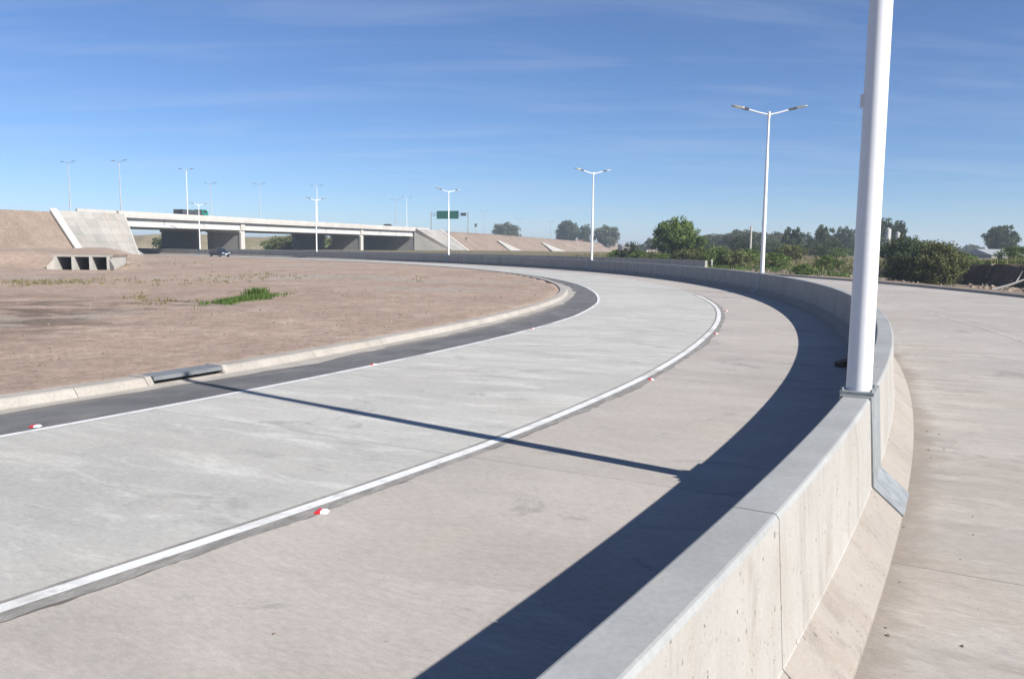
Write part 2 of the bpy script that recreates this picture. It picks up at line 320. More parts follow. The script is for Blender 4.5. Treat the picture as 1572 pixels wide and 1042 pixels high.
# infield of bare earth inside the bend
CUL = ground(128, 412); CULU = np.array([.15, -.99, 0]); CULU /= np.linalg.norm(CULU)      # culvert mouth, facing direction
CULR = np.array([-CULU[1], CULU[0], 0])
def infield_z(x, y, S, O):
    ko = np.interp(S, KX, KO)
    d = O - ko
    z = -.28 + (.10 + .28) * np.clip((d - .12) / .22, 0, 1)
    z = z + sstep(.6, 6, d) * (.085 * wob(x, y) + .02)
    lat = (x - CUL[0]) * CULR[0] + (y - CUL[1]) * CULR[1]; dep = -((x - CUL[0]) * CULU[0] + (y - CUL[1]) * CULU[1])
    far = sstep(-6, -28, x) * sstep(.6, 8, d)
    z = z - .25 * far * sstep(-26, -8, dep) * sstep(14, 4, np.abs(lat)) * sstep(2.6, 0, dep)   # channel in front of the mouth
    z = z + far * sstep(7, 3.0, lat) * sstep(-.44, -.485, x / np.maximum(y, 1)) * sstep(1.2, 7, dep) * (1.15 + .12 * wob(x * .7, y * .7))
    inside = (np.abs(lat) < 2.4) & (dep > -.2) & (dep < 5.2); z = np.where(inside, -.34, z)
    return z
def grid(xs, ys, name, mat, zf, keep):
    gx, gy = np.meshgrid(xs, ys); sh = gx.shape; q = np.c_[gx.ravel(), gy.ravel()]; S, O = so(q)
    z = zf(q[:, 0], q[:, 1], S, O); k = keep(q[:, 0], q[:, 1], S, O).reshape(sh)
    idx = np.arange(len(q)).reshape(sh); nx = sh[1]
    ok = k[:-1, :-1] | k[1:, :-1] | k[:-1, 1:] | k[1:, 1:]
    a = idx[:-1, :-1][ok]; f = np.c_[a, a + 1, a + nx + 1, a + nx]
    used = np.unique(f); mp_ = np.zeros(len(q), int); mp_[used] = np.arange(len(used))
    bb = MB(); bb.raw(np.c_[q, z][used], mp_[f]); return bb.build(name, mat, None, True, kind='structure')
keep = lambda x, y, S, O: (O > np.interp(S, KX, KO) - .1) & (S > -14)
grid(np.arange(-105, 8, .45), np.arange(2, 158, .45), 'bare_earth_field', M['dirt'], infield_z, keep)

# land outside the parallel road: verge, ditch, cut bank and rough field
def right_z(S, O, x, y):
    d = -O - 13.2
    z = -.25 + .36 * sstep(.02, .2, d) + .06 * wob(x, y) * sstep(.2, 1.5, d)
    near = sstep(72, 55, S)
    z = z - .3 * sstep(2, 5, d) * near
    bl = 9.0 + 1.0 * wob(x * 1.3, y * 1.3) + .5 * np.sin(S * .7)
    z = z + near * 1.55 * sstep(bl, bl + 1.1, d) + (1 - near) * .75 * sstep(5, 26, d)
    z = z + .1 * wob(x * .5, y * .5) * sstep(9, 12, d)
    return z - 1.6 * sstep(70, 330, d)
Ss = np.r_[np.arange(-30, 100, .8), np.arange(100, 196, 3)]; Od = np.r_[np.arange(-.15, 16, .35), np.arange(16, 40, 1.2), np.geomspace(40, 420, 24)]
b = MB(); gs, gd = np.meshgrid(Ss, Od, indexing='ij'); fx, fy, ft = frame(gs.ravel()); oo = -(13.2 + gd.ravel())
rx = fx - oo * np.cos(ft); ry = fy + oo * np.sin(ft); rz = right_z(gs.ravel(), oo, rx, ry)
vv = np.c_[rx, ry, rz]; nO = len(Od); fs = []; mi = []
for i in range(len(Ss) - 1):
    for j in range(nO - 1):
        fs.append((i * nO + j, i * nO + j + 1, (i + 1) * nO + j + 1, (i + 1) * nO + j))
        zz = [vv[q][2] for q in fs[-1]]; dd = Od[j]
        steep = (max(zz) - min(zz)) / max(.3, Od[j + 1] - Od[j])
        mi.append(1 if dd < 8.5 else (2 if steep > .55 and dd < 14 else 0))
b.raw(vv, fs); b.mi = mi
b.build('rough_field', [M['field'], M['soil'], M['bank']], None, True, kind='structure')
def rz_at(x, y):
    S, O = so([[x, y]]); return float(right_z(S, O, np.array([x]), np.array([y]))[0])

# ------------------------------------------------------------------ roads
_rt = [(f, rng.normal(size=int(260 / f) + 40)) for f in (2.3, .8, .31, .13)]
def ragged(s): return sum(w * float(np.interp((s + 30) / f, np.arange(len(t)), t)) for (f, t), w in zip(_rt, (.38, .3, .22, .14)))
def ribbon(name, s0, s1, oa, ob, z, mat, step=1.0, parent=None, jag=0, **kw):
    b = MB(); ss = np.linspace(s0, s1, max(2, int((s1 - s0) / step) + 1)); prev = None
    for s in ss:
        a, c = (oa(s) if callable(oa) else oa), (ob(s) if callable(ob) else ob)
        if jag: a += jag * ragged(s)
        cur = (P(s, a, z), P(s, c, z), (s, a), (s, c))
        if prev: b.face([prev[0], cur[0], cur[1], prev[1]], [(prev[2][0], 0), (cur[2][0], 0), (cur[3][0], abs(c - a)), (prev[3][0], abs(c - a))])
        prev = cur
    return b.build(name, mat, parent, **kw)
def slab(s0, s1, oa, ob, mat, parent, G=.004):
    b = MB(); n = 7; ss = np.linspace(s0 + G, s1 - G, n + 1); T, B = [], []
    for s in ss:
        a = (oa(s) if callable(oa) else oa) + G; c = (ob(s) if callable(ob) else ob) - G
        T.append([(P(s, a, 0), (s, a)), (P(s, c, 0), (s, c))]); B.append([P(s, a, -.04), P(s, c, -.04)])
    for i in range(n):
        b.face([T[i][0][0], T[i + 1][0][0], T[i + 1][1][0], T[i][1][0]], [T[i][0][1], T[i + 1][0][1], T[i + 1][1][1], T[i][1][1]])
        for k in (0, 1): b.face([T[i][k][0], T[i + 1][k][0], B[i + 1][k], B[i][k]], [T[i][k][1]] * 4)
    for i in (0, n): b.face([T[i][0][0], T[i][1][0], B[i][1], B[i][0]], [T[i][0][1]] * 4)
    return b.build('concrete_slab', mat, parent)
S0, S1 = -21.5, 209.5
road = ribbon('road', S0, S1, .1, lambda s: edge_o(s) + .2, -.042, M['joint'], kind='structure')
road2 = ribbon('road', S0, S1, -13.25, -.1, -.042, M['joint'], kind='structure')
joint_o = lambda s: lane_o(s) - .02
for s in np.arange(S0, S1 - 1, 7.0):
    slab(s, s + 7, .30, joint_o, M['shoulder'], road); slab(s, s + 7, joint_o, edge_o, M['lane'], road)
    for a, c in ((-4.5, -.30), (-8.8, -4.5), (-13.2, -8.8)): slab(s - 1.1, s + 5.9, a, c, M['dusty'], road2)
gut = ribbon('asphalt_gutter', S0, S1, lambda s: edge_o(s) + .012, lambda s: kerb_o(s) - .18, -.002, M['asphalt'], kind='structure')
ribbon('gutter_apron', S0, S1, lambda s: kerb_o(s) - .34, lambda s: kerb_o(s) + .04, .004, M['kerb'], .5, None, .16, kind='structure')
ribbon('lane_line', S0, 36, lambda s: lane_o(s) + .06, lambda s: lane_o(s) + .195, .004, M['paint'], .5, road)
ribbon('mortar_joint', S0, 37, lambda s: lane_o(s) - .075, lambda s: lane_o(s) + .057, .003, M['mortar'], .07, road, .05)
ribbon('mortar_edge_shade', S0, 37, lambda s: lane_o(s) - .072 + .05 * ragged(s) - .045 * max(0, ragged((s * 1.9 + 60) % 150)), lambda s: lane_o(s) - .06 + .05 * ragged(s), .002, M['joint'], .07, road)  # thin dark strip painted as the shadow along the mortar's ragged edge
ribbon('joint_seal', S0, 37, lambda s: lane_o(s) + .2, lambda s: lane_o(s) + .245, .003, M['mortar'], .5, road)
ribbon('edge_line', S0, S1, lambda s: edge_o(s) - .13, lambda s: edge_o(s) - .015, .004, M['paint'], .5, road)
ribbon('edge_line', S0, 150, -4.22, -4.08, .004, M['paint_old'], .5, road2)

# kerb of cast lengths
kp = [(0, -.12), (0, .02), (.075, .125), (.11, .145), (.40, .15), (.43, .135), (.44, -.25)]
kerb = empty('kerb', P(0, kerb_o(0)), kind='structure'); kerb.location = (0, 0, 0)
def sweep(prof, s0, s1, step, base, caps=True, mi=None):
    b = MB(); ss = np.linspace(s0, s1, max(2, int(round((s1 - s0) / step)) + 1)); vs = []
    for s in ss:
        bo = base(s) if callable(base) else base
        vs += [P(s, bo + o, z) for o, z in prof]
    m_ = len(prof)
    for i in range(len(ss) - 1):
        for k in range(m_ - 1):
            q = [i * m_ + k, (i + 1) * m_ + k, (i + 1) * m_ + k + 1, i * m_ + k + 1]
            b.raw([vs[j] for j in q], [(0, 1, 2, 3)], (mi[k] if mi else 0))
    if caps: b.face(vs[:m_]); b.face(vs[-m_:][::-1])
    return b
kerb2 = empty('kerb', (0, 0, 0), kind='structure')
for s in np.arange(S0, 74, 3.0): sweep([(0, -.1), (0, .13), (-.03, .15), (-.16, .15), (-.17, -.1)], s + .006, s + 2.994, 1.0, -13.2).build('kerb_stone', M['kerb'], kerb2)
INL = (1.05, 2.75)
s = S0
while s < 196:
    e = s + 3.0
    if s < INL[0] < e: e = INL[0]
    if INL[0] - .01 <= s < INL[1]: s = INL[1]; continue
    sweep(kp, s + .006, e - .006, .75, kerb_o).build('kerb_stone', M['kerb'], kerb); s = e
inlet = empty('kerb_inlet', P(1.9, kerb_o(1.9)), 0, label='grey steel drain inlet set into the pale kerb beside the asphalt gutter', cat='drain inlet')
def child(bld, name, mat, root):                       # mesh given in world space, child of a root that is only translated
    l = np.array(root.location); bld.v = [tuple(np.array(p) - l) for p in bld.v]; return bld.build(name, mat, root)
child(sweep([(.0, -.1), (.0, .015), (.2, .02), (.2, -.1)], INL[0], INL[1], .5, kerb_o), 'sill', M['kerb'], inlet)
child(sweep([(.02, .085), (.02, .15), (.44, .155), (.44, .085)], INL[0], INL[1], .5, kerb_o), 'cover_plate', M['steel_inlet'], inlet)
child(sweep([(.19, .02), (.19, .09), (.44, .09), (.44, .02)], INL[0], INL[1], .5, kerb_o), 'throat', M['dark'], inlet)
for s_ in (INL[0] - .15, INL[1] + .02): child(sweep([(-.01, -.1), (-.01, .04), (.08, .16), (.46, .165), (.46, -.1)], s_, s_ + .13, .13, kerb_o), 'end_block', M['kerb'], inlet)
# ------------------------------------------------------------------ concrete barriers
HB = 1.07
prof = [(.44, -.04), (.44, .035), (.432, .05), (.185, .262), (.178, .275), (.126, 1.045), (.112, 1.068), (.10, 1.072)]
prof = [p for p in prof] + [(-o, z) for o, z in prof[::-1]]
mi_b = []
for k in range(len(prof) - 1):
    zm = (prof[k][1] + prof[k + 1][1]) / 2; mi_b.append(2 if zm > 1.05 else (1 if zm < .262 else 0))
core = [(o * .94, min(z, 1.045)) for o, z in prof]
def barrier(name, s0, s1, base, seg, first, label):
    root = empty(name, P((s0 + s1) / 2, base), 0, label=label, cat='barrier')
    s = first
    while s < s1:
        a, c = max(s, s0), min(s + seg, s1)
        if c - a > .3:
            bb = sweep(prof, a + .005, c - .005, .5, base, True, mi_b); child(bb, 'barrier_segment', [M['barrier'], M['barrier_low'], M['barrier_top']], root)
        s += seg
    child(sweep(core, s0 + .3, s1 - .3, 1.0, base), 'joint_core', M['joint'], root)
    return root
barrier('concrete_barrier', -16.25, 208, 0.0, 6.0, -16.25, 'long curved concrete median barrier carrying the white lamp posts')
barrier('concrete_barrier', 76.5, 190, -13.75, 6.0, 76.5, 'short grey concrete barrier along the far edge of the parallel road, beside bushes')

# ------------------------------------------------------------------ lamp posts on the barrier
def saddle_sheet(width, lo, th=.008):
    pr = [(.445, .04), (.183, .268), (.121, 1.072)]; pr = [p for p in pr if p[1] >= lo]
    full = pr + [(-o, z) for o, z in pr[::-1]]
    outp = [(o + math.copysign(th * 1.6, o), z + th) for o, z in full]
    b = MB(); Y0, Y1 = -.26, width - .26
    for k in range(len(full) - 1):
        for y in (Y0, Y1): b.face([(-full[k][0], y, full[k][1]), (-outp[k][0], y, outp[k][1]), (-outp[k + 1][0], y, outp[k + 1][1]), (-full[k + 1][0], y, full[k + 1][1])])
        b.face([(-outp[k][0], Y0, outp[k][1]), (-outp[k][0], Y1, outp[k][1]), (-outp[k + 1][0], Y1, outp[k + 1][1]), (-outp[k + 1][0], Y0, outp[k + 1][1])])
    for k in (0, -1): b.face([(-full[k][0], Y0, full[k][1]), (-full[k][0], Y1, full[k][1]), (-outp[k][0], Y1, outp[k][1]), (-outp[k][0], Y0, outp[k][1])])
    return b
ZT = 9.4
def lamp_post(label, ZT=9.4, arms=True):
    r = empty('lamp_post', label=label, cat='lamp post', group='white lamp posts along the median barrier')
    sd = saddle_sheet(.80, 0).build('saddle_plate', M['galv'], r)
    b = MB(); b.box((0, 0, 1.096), (.29, .36, .028)); b.build('base_plate', M['galv'], r)
    bl = MB()
    for i in (-1, 1):
        for j in (-1, 1): bl.tube([(i * .122, j * .15, 1.108), (i * .122, j * .15, 1.135)], [.014, .014], 6)
    for k in range(4):
        bb = MB(); i, j = ((-1, -1), (-1, 1), (1, -1), (1, 1))[k]; bb.tube([(i * .124, j * .155, 1.108), (i * .124, j * .155, 1.14)], [.014, .014], 6); bb.build('bolt', M['galv'], sd)
    b = MB(); b.tube([(0, 0, 1.108), (0, 0, 3.1), (0, 0, 5.0), (0, 0, 5.05)], [.112, .104, .098, .086], 32); autosmooth(b.build('lower_pole', M['white'], r))
    b = MB(); b.tube([(0, 0, 5.04), (0, 0, 7.2), (0, 0, 7.23), (0, 0, ZT - .05)], [.088, .080, .062, .054], 24); autosmooth(b.build('upper_pole', M['white'], r))
    b = MB(); b.box((-.108, 0, 3.72), (.03, .07, .11)); b.build('junction_box', M['white'], r)
    b = MB(); b.tube([(0, 0, ZT - .3), (0, 0, ZT + .03)], [.075, .075], 16); autosmooth(b.build('arm_clamp', M['white'], r))
    for sg in ((-1, 1) if arms else ()):
        b = MB(); b.tube([(sg * .04, 0, ZT - .12), (sg * .5, 0, ZT - .02), (sg * 1.12, 0, ZT + .16)], [.045, .04, .036], 12); autosmooth(b.build('arm', M['white'], r))
        ax = np.array([[sg * math.cos(.2), 0, math.sin(.2)], [0, 1, 0], [-sg * math.sin(.2), 0, math.cos(.2)]])
        c0 = np.array([sg * 1.06, 0, ZT + .15])
        def pt(u, v, w): return c0 + ax[0] * u + ax[1] * v + ax[2] * w
        b = MB(); b.box(pt(.12, 0, .0), (.28, .15, .12), ax); h = b.build('driver_box', M['dark'], r)
        b = MB(); vs = []
        for u, w, t0, t1 in ((.22, .09, -.035, .055), (.34, .15, -.03, .06), (.75, .15, -.02, .045), (.90, .09, -.01, .03)):
            vs += [pt(u, -w, t0), pt(u, w, t0), pt(u, w * .8, t1), pt(u, -w * .8, t1)]
        b.raw(vs, [(i * 4 + k, i * 4 + (k + 1) % 4, i * 4 + 4 + (k + 1) % 4, i * 4 + 4 + k) for i in range(3) for k in range(4)] + [(0, 1, 2, 3), (12, 13, 14, 15)])
        lum = b.build('luminaire', M['housing'], r)
        b = MB(); b.face([pt(.36, -.12, -.033), pt(.72, -.12, -.025), pt(.72, .12, -.025), pt(.36, .12, -.033)]); b.face([pt(.36, -.12, -.040), pt(.72, -.12, -.032), pt(.72, .12, -.032), pt(.36, .12, -.040)])
        b.build('lens', M['lens'], lum)
    return r
lp_labels = ['thick white lamp pole on grey steel saddle, lower section filling the near view', 'white twin-arm lamp post on the barrier, next after the thick near pole',
             'white twin-arm lamp post on the barrier in front of the earth embankment', 'white twin-arm lamp post in front of the green overhead sign',
             'white twin-arm lamp post standing in front of the middle of the overpass', 'small white twin-arm lamp post beside the car under the overpass']
lp = lamp_post(lp_labels[1])
posts = [lamp_post(lp_labels[0], 7.75, False), lp] + [copy_tree(lp) for _ in range(4)]
for o, s_, l in zip(posts, (-.22, 38.1, 75.2, 109.2, 143.7, 178.6), lp_labels):
    x, y, t = frame(s_); o.location = (x, y, 0); o.rotation_euler = (0, 0, -t); o['label'] = l

# ------------------------------------------------------------------ overpass
BL = np.array([-69.0, 148.0]); BR = np.array([-29.0, 250.0]); BU = (BR - BL) / np.linalg.norm(BR - BL); BLEN = float(np.linalg.norm(BR - BL))
BN = np.array([BU[1], -BU[0]])                          # towards the camera side
AX = np.array([[BU[0], BU[1], 0], [BN[0], BN[1], 0], [0, 0, 1]])
def Bp(a, n, z): p = BL + BU * a + BN * n; return np.array((p[0], p[1], z))
def top_z(a): return 7.75 - .30 * np.clip(a / BLEN, -1, 1.2)
WD = 23.0
def beam(b, a0, a1, n0, n1, zt0, zt1, zb0, zb1, mi=0):   # prism along the bridge between heights
    vs = [Bp(a0, n0, zb0), Bp(a0, n1, zb0), Bp(a0, n1, zt0), Bp(a0, n0, zt0), Bp(a1, n0, zb1), Bp(a1, n1, zb1), Bp(a1, n1, zt1), Bp(a1, n0, zt1)]
    b.raw(vs, [(0, 1, 2, 3), (4, 7, 6, 5), (0, 4, 5, 1), (1, 5, 6, 2), (2, 6, 7, 3), (3, 7, 4, 0)], mi)
br = empty('overpass', Bp(0, 0, 0), label='long white concrete highway overpass with wall piers crossing the curved road', cat='overpass')
PIERS = [0.0, .30 * BLEN, .735 * BLEN, BLEN]
def bz(a, dz): return top_z(a) + dz
def bm(name, mat, a0, a1, n0, n1, dt, db, parent=br):
    b = MB(); beam(b, a0, a1, n0, n1, bz(a0, dt), bz(a1, dt), bz(a0, db), bz(a1, db)); return child(b, name, mat, parent) if parent is br else b.build(name, mat, parent)
bm('deck', M['bridge'], -.5, BLEN + .5, -WD, 0, -.78, -1.12)
for n0 in (-.32, -WD): bm('parapet', M['bridge'], -1, BLEN + 1, n0 + (.03 if n0 > -1 else 0), n0 + .35, 0, -.80)
for k in range(3):
    a0, a1 = PIERS[k] + .35, PIERS[k + 1] - .35
    for n0 in (-1.05, -4.2, -7.4, -10.6, -13.2, -16.2, -19.2, -22.2):
        bm('girder', M['girder'], a0, a1, n0 - .25, n0 + .25, -1.1, -2.45)
        bm('girder_flange', M['girder'], a0, a1, n0 - .42, n0 + .42, -2.42, -2.66)
    for q in (.33, .66): bm('diaphragm', M['girder'], a0 + (a1 - a0) * q - .15, a0 + (a1 - a0) * q + .15, -22, -.80, -1.1, -2.45)
def pier_wall(a, n0, n1):
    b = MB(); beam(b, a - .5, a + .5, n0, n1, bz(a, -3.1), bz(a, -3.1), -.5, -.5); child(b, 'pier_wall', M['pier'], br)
    b = MB(); beam(b, a - .75, a + .75, n0 - .2, n1 + .2, bz(a, -2.67), bz(a, -2.67), bz(a, -3.12), bz(a, -3.12)); child(b, 'pier_cap', M['bridge'], br)
for a in PIERS[1:3]:
    pier_wall(a, -9.6, -.9); pier_wall(a, -WD + .6, -12.6)
    b = MB(); beam(b, a - .62, a + .62, -1.25, -.45, bz(a, -1.12), bz(a, -1.12), bz(a, -2.66), bz(a, -2.66)); child(b, 'end_block', M['bridge'], br)
    b = MB(); beam(b, a - .62, a + .62, -1.0, -.55, bz(a, -3.1), bz(a, -3.1), -.5, -.5); child(b, 'end_column', M['bridge'], br)
for a, sgn in ((0, -1), (BLEN, 1)):
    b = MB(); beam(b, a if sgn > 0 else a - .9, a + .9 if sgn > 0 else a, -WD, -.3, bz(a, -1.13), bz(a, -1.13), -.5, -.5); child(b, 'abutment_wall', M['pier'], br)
    b = MB(); a0, a1 = (a + .4, a + 9) if sgn > 0 else (a - 9, a - .4)
    beam(b, a0, a1, -.34, .03, bz(a0, -.02), bz(a1, -.02), bz(a0, -2.2 if sgn > 0 else -2.2), bz(a1, -2.2)); child(b, 'wing_wall', M['bridge'], br)
b = MB(); beam(b, -.1, .75, -1.6, -.7, bz(0, -2.67), bz(0, -2.67), -.4, -.4); child(b, 'bearing_column', M['bridge'], br)

# embankments at both ends
def embankment(a0, a1, htop, name, flare=1.75, wd=WD, dirn=1, rough=.35, toe=-.45):
    b = MB(); aa = np.linspace(a0, a1, int(abs(a1 - a0) / 2) + 1); fr = np.linspace(0, 1, 9); rows = []
    for a in aa:
        h = htop(a); row = []
        for f in fr[::-1]:
            fl_ = flare(a) if callable(flare) else flare; n_ = .5 + fl_ * (h - toe) * f; p = Bp(a, n_, h - (h - toe) * f); p[2] += rough * wob(p[0] * 1.5, p[1] * 1.5) * (1 if 0 < f < 1 else 0) * (0 if -16 < a < 0 or BLEN < a < BLEN + 17 else 1); row.append(p)
        for f in fr: row.append(Bp(a, -wd - .5 - 1.5 * (h - toe) * f, h - (h - toe) * f))
        rows.append(row)
    m_ = len(rows[0]); vs = [p for r in rows for p in r]
    fs = [(i * m_ + k, (i + 1) * m_ + k, (i + 1) * m_ + k + 1, i * m_ + k + 1) for i in range(len(aa) - 1) for k in range(m_ - 1)]
    fs += [tuple(range(m_)), tuple(range((len(aa) - 1) * m_, len(aa) * m_))[::-1]]
    b.raw(vs, fs); o = b.build(name, M['embank'], None, kind='structure'); return autosmooth(o, 40)
hl = lambda a: 7.0 - .0 * a
hr = lambda a: float(np.interp(a - BLEN, (0, 60, 180, 330), (6.75, 6.4, 4.6, 3.2)))
embankment(-120, -.9, hl, 'embankment', lambda a: .82 - .40 * max(0, min(1, (a + 13.6) / 13.4))); embankment(BLEN + .9, BLEN + 330, hr, 'embankment', lambda a: max(.05, min(1.5, (a - BLEN - .6) / (.55 * 7.2))))
# highway surface on top
b = MB(); prev = None
for a in np.r_[np.linspace(-120, -1, 8), np.linspace(BLEN + 1, BLEN + 330, 14)]:
    z = (hl(a) if a < 0 else hr(a)) + .02; cur = (Bp(a, -1, z), Bp(a, -WD + 1, z))
    if prev and not (prev[2] < 0 < a): b.face([prev[0], cur[0], cur[1], prev[1]])
    prev = (*cur, a)
b.build('highway', M['asphalt_hwy'], None, kind='structure')
# paved slopes beside the abutments: panels laid on the embankment's side and cone
def paved(root_a, sgn, h, extent, flare, inner, label):
    root = empty('slope_paving', Bp(root_a, 6, 0), label=label, cat='slope paving'); toe = -.45
    rows, cols = 6, 6
    def pt(f, c, lift=.16):
        fl = inner + (flare - inner) * min(1, max(0, c)); n_ = .5 + fl * (h - toe) * f; st_ = (.55 * flare * (h - toe) * f if sgn > 0 else 0); return Bp(root_a + sgn * (st_ + (extent - st_) * c - .2), n_ + .1 + .1 * f, h - (h - toe) * f + lift * (1 if inner > .6 else 1.6))
    for i in range(rows):
        for j in range(cols):
            f0, f1, c0, c1 = i / rows + .0012, (i + 1) / rows - .0012, j / cols + .0012, (j + 1) / cols - .0012
            q = [pt(f0, c0), pt(f0, c1), pt(f1, c1), pt(f1, c0)]; lo = [p - np.array([BN[0], BN[1], 0]) * .5 - np.array([0, 0, .45]) for p in q]
            b = MB(); b.raw(q + lo, [(0, 1, 2, 3), (0, 4, 5, 1), (1, 5, 6, 2), (2, 6, 7, 3), (3, 7, 4, 0)]); child(b, 'paving_panel', M['paving'], root)
    # drain chute down the outer edge
    b = MB(); e0, e1 = pt(0, 1.0, .1), pt(1, 1.0, .1); w = np.array([BU[0], BU[1], 0]) * 1.3 * sgn; u3 = np.array([0, 0, .4])
    b.raw([e0, e0 + w, e1 + w, e1, e0 + u3, e0 + w + u3, e1 + w + u3, e1 + u3], [(4, 5, 6, 7), (0, 1, 5, 4), (1, 2, 6, 5), (2, 3, 7, 6), (3, 0, 4, 7)]); child(b, 'drain_chute', M['bridge'], root)
    # retaining wing wall closing the slope beside the abutment
    k_ = .55 if sgn > 0 else 0; out_ = flare * (h - toe)
    q = [Bp(root_a, -.4, h + .2), pt(0, 0), (Bp(root_a + k_ * out_, out_ + .7, toe + .2) if sgn > 0 else pt(1, 0)), Bp(root_a, -.4, toe)]; t_ = np.array([BU[0], BU[1], 0]) * sgn * .4; q = [p - t_ * .3 for p in q]
    b = MB(); b.raw(q + [p + t_ for p in q], [(0, 1, 2, 3), (4, 7, 6, 5), (0, 4, 5, 1), (1, 5, 6, 2)]); child(b, 'wing_wall', M['bridge' if sgn < 0 else 'paving'], root)
    if sgn < 0:                                          # low cone turning in under the deck
        hz_ = 2.6; apex = Bp(root_a + .1, .6, hz_); b = MB(); n = 8; ring = [Bp(root_a + .1 + 4.2 * math.sin(math.pi / 2 * k / n), .6 + 3.4 * math.cos(math.pi / 2 * k / n), toe) for k in range(n + 1)]
        for k in range(n): b.face([apex, ring[k], ring[k + 1]])
        b.face([apex, ring[-1], Bp(root_a + 4.3, -5, toe), Bp(root_a + .1, -5, hz_)]); child(b, 'cone_paving', M['paving'], root)
    return root
paved(0, -1, 7.0, 13.6, .82, .42, 'pale concrete slope paving with drain chute beside the brown embankment at the culvert end')
paved(BLEN, 1, 6.75, 15, 1.5, 1.5, 'pale concrete slope paving of the overpass end next to the green sign')
# drain chutes on the far embankment
for a, w in ((BLEN + 52, 9), (BLEN + 100, 13)):
    h = hr(a) * .55; b = MB(); fl = 1.5
    pts = [Bp(a, .5 + fl * (hr(a) - h), h + .25), Bp(a + 2, .5 + fl * (hr(a) - h), h + .25), Bp(a + w + 2, .7 + fl * (hr(a) + .45), -.2), Bp(a - 1, .7 + fl * (hr(a) + .45), -.2)]
    upv = np.array([0, 0, .35]); b.raw(pts + [p + upv for p in pts], [(4, 5, 6, 7), (0, 1, 5, 4), (1, 2, 6, 5), (2, 3, 7, 6), (3, 0, 4, 7)])
    b.build('drain_apron', M['conc'], None, label='white concrete drain apron on the earth embankment ' + ('near the overpass end' if w == 9 else 'near the trees'), cat='drain')
# earth bank seen through the openings
b = MB(); vs = []; nn = 40
for k in range(nn + 1):
    x = -165 + 150 * k / nn; y = 262 + 10 * math.sin(k * .3) + .25 * (x + 90)
    for dy, z in ((-14, -.45), (-7, 2.2 + .5 * math.sin(k * 1.3)), (0, 4.6 + .5 * math.sin(k * .8)), (12, 4.3), (30, -.45)): vs.append((x, y + dy, z))
b.raw(vs, [(i * 5 + k, i * 5 + 5 + k, i * 5 + 6 + k, i * 5 + 1 + k) for i in range(nn) for k in range(4)])
m = Mat('dry_bank', (.20, .17, .12), .97, 0, .1); m.value(m.noise(.15, None, None, 7, .7), .7, 1.25); m.mix(m.rng(m.noise(.12, None, (1, 1, .5), 7, .7, 0, 3), .48, .66), (.10, .11, .05), .8); M['dry_bank'] = m.done()
autosmooth(b.build('grassy_bank', M['dry_bank'], None, kind='structure'), 60)

# ------------------------------------------------------------------ box culvert
cul = empty('box_culvert', tuple(CUL), label='triple-cell concrete box culvert with dark openings in the bare earth', cat='culvert')
CA = np.array([CULR, CULU, [0, 0, 1]])                   # local axes: along the face, outwards, up
def cb_(c, size, name, mat):
    p = CUL + CA[0] * c[0] + CA[1] * c[1] + CA[2] * c[2]; b = MB(); b.box(p, size, CA); return child(b, name, mat, cul)
cw, ct = 1.2, .26; tot = 3 * cw + 4 * ct
for k in range(4): cb_((-tot / 2 + ct / 2 + k * (cw + ct), -2.2, .32), (ct, 5, 1.4), 'cell_wall', M['conc'])
cb_((0, -2.25, 1.1), (tot + .1, 5, .2), 'roof_slab', M['embank']); cb_((0, .12, 1.12), (tot + .3, .3, .2), 'headwall_beam', M['kerb'])
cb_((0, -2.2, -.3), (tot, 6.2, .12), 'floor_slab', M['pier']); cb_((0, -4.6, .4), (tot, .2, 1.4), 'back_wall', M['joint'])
for sg in (-1, 1):
    b = MB(); a = CUL + CA[0] * sg * (tot / 2 - .1); e = a + CA[0] * sg * .55 + CA[1] * .45
    t_ = CA[1] * .12; b.raw([a + [0, 0, -.4], e + [0, 0, -.4], e + [0, 0, .2], a + [0, 0, .95], a + [0, 0, -.4] + t_ * 2, e + [0, 0, -.4] + t_ * 2, e + [0, 0, .2] + t_ * 2, a + [0, 0, .95] + t_ * 2],
        [(0, 1, 2, 3), (4, 7, 6, 5), (3, 2, 6, 7), (1, 5, 6, 2), (0, 3, 7, 4)]); child(b, 'wing_wall', M['kerb'], cul)
# concrete lined ditch edge
a, e = at_depth(-60, 396, 84), at_depth(52, 394, 88); b = MB(); d = (e - a) / np.linalg.norm(e - a)
mid = (a + e) / 2; b.box((mid[0], mid[1], .95), (float(np.linalg.norm(e - a)), 1.2, .5), [d, [-d[1], d[0], 0], [0, 0, 1]])
b.build('ditch_lining', M['conc'], None, label='pale low concrete ditch lining on the earth field beside the culvert', cat='ditch lining')

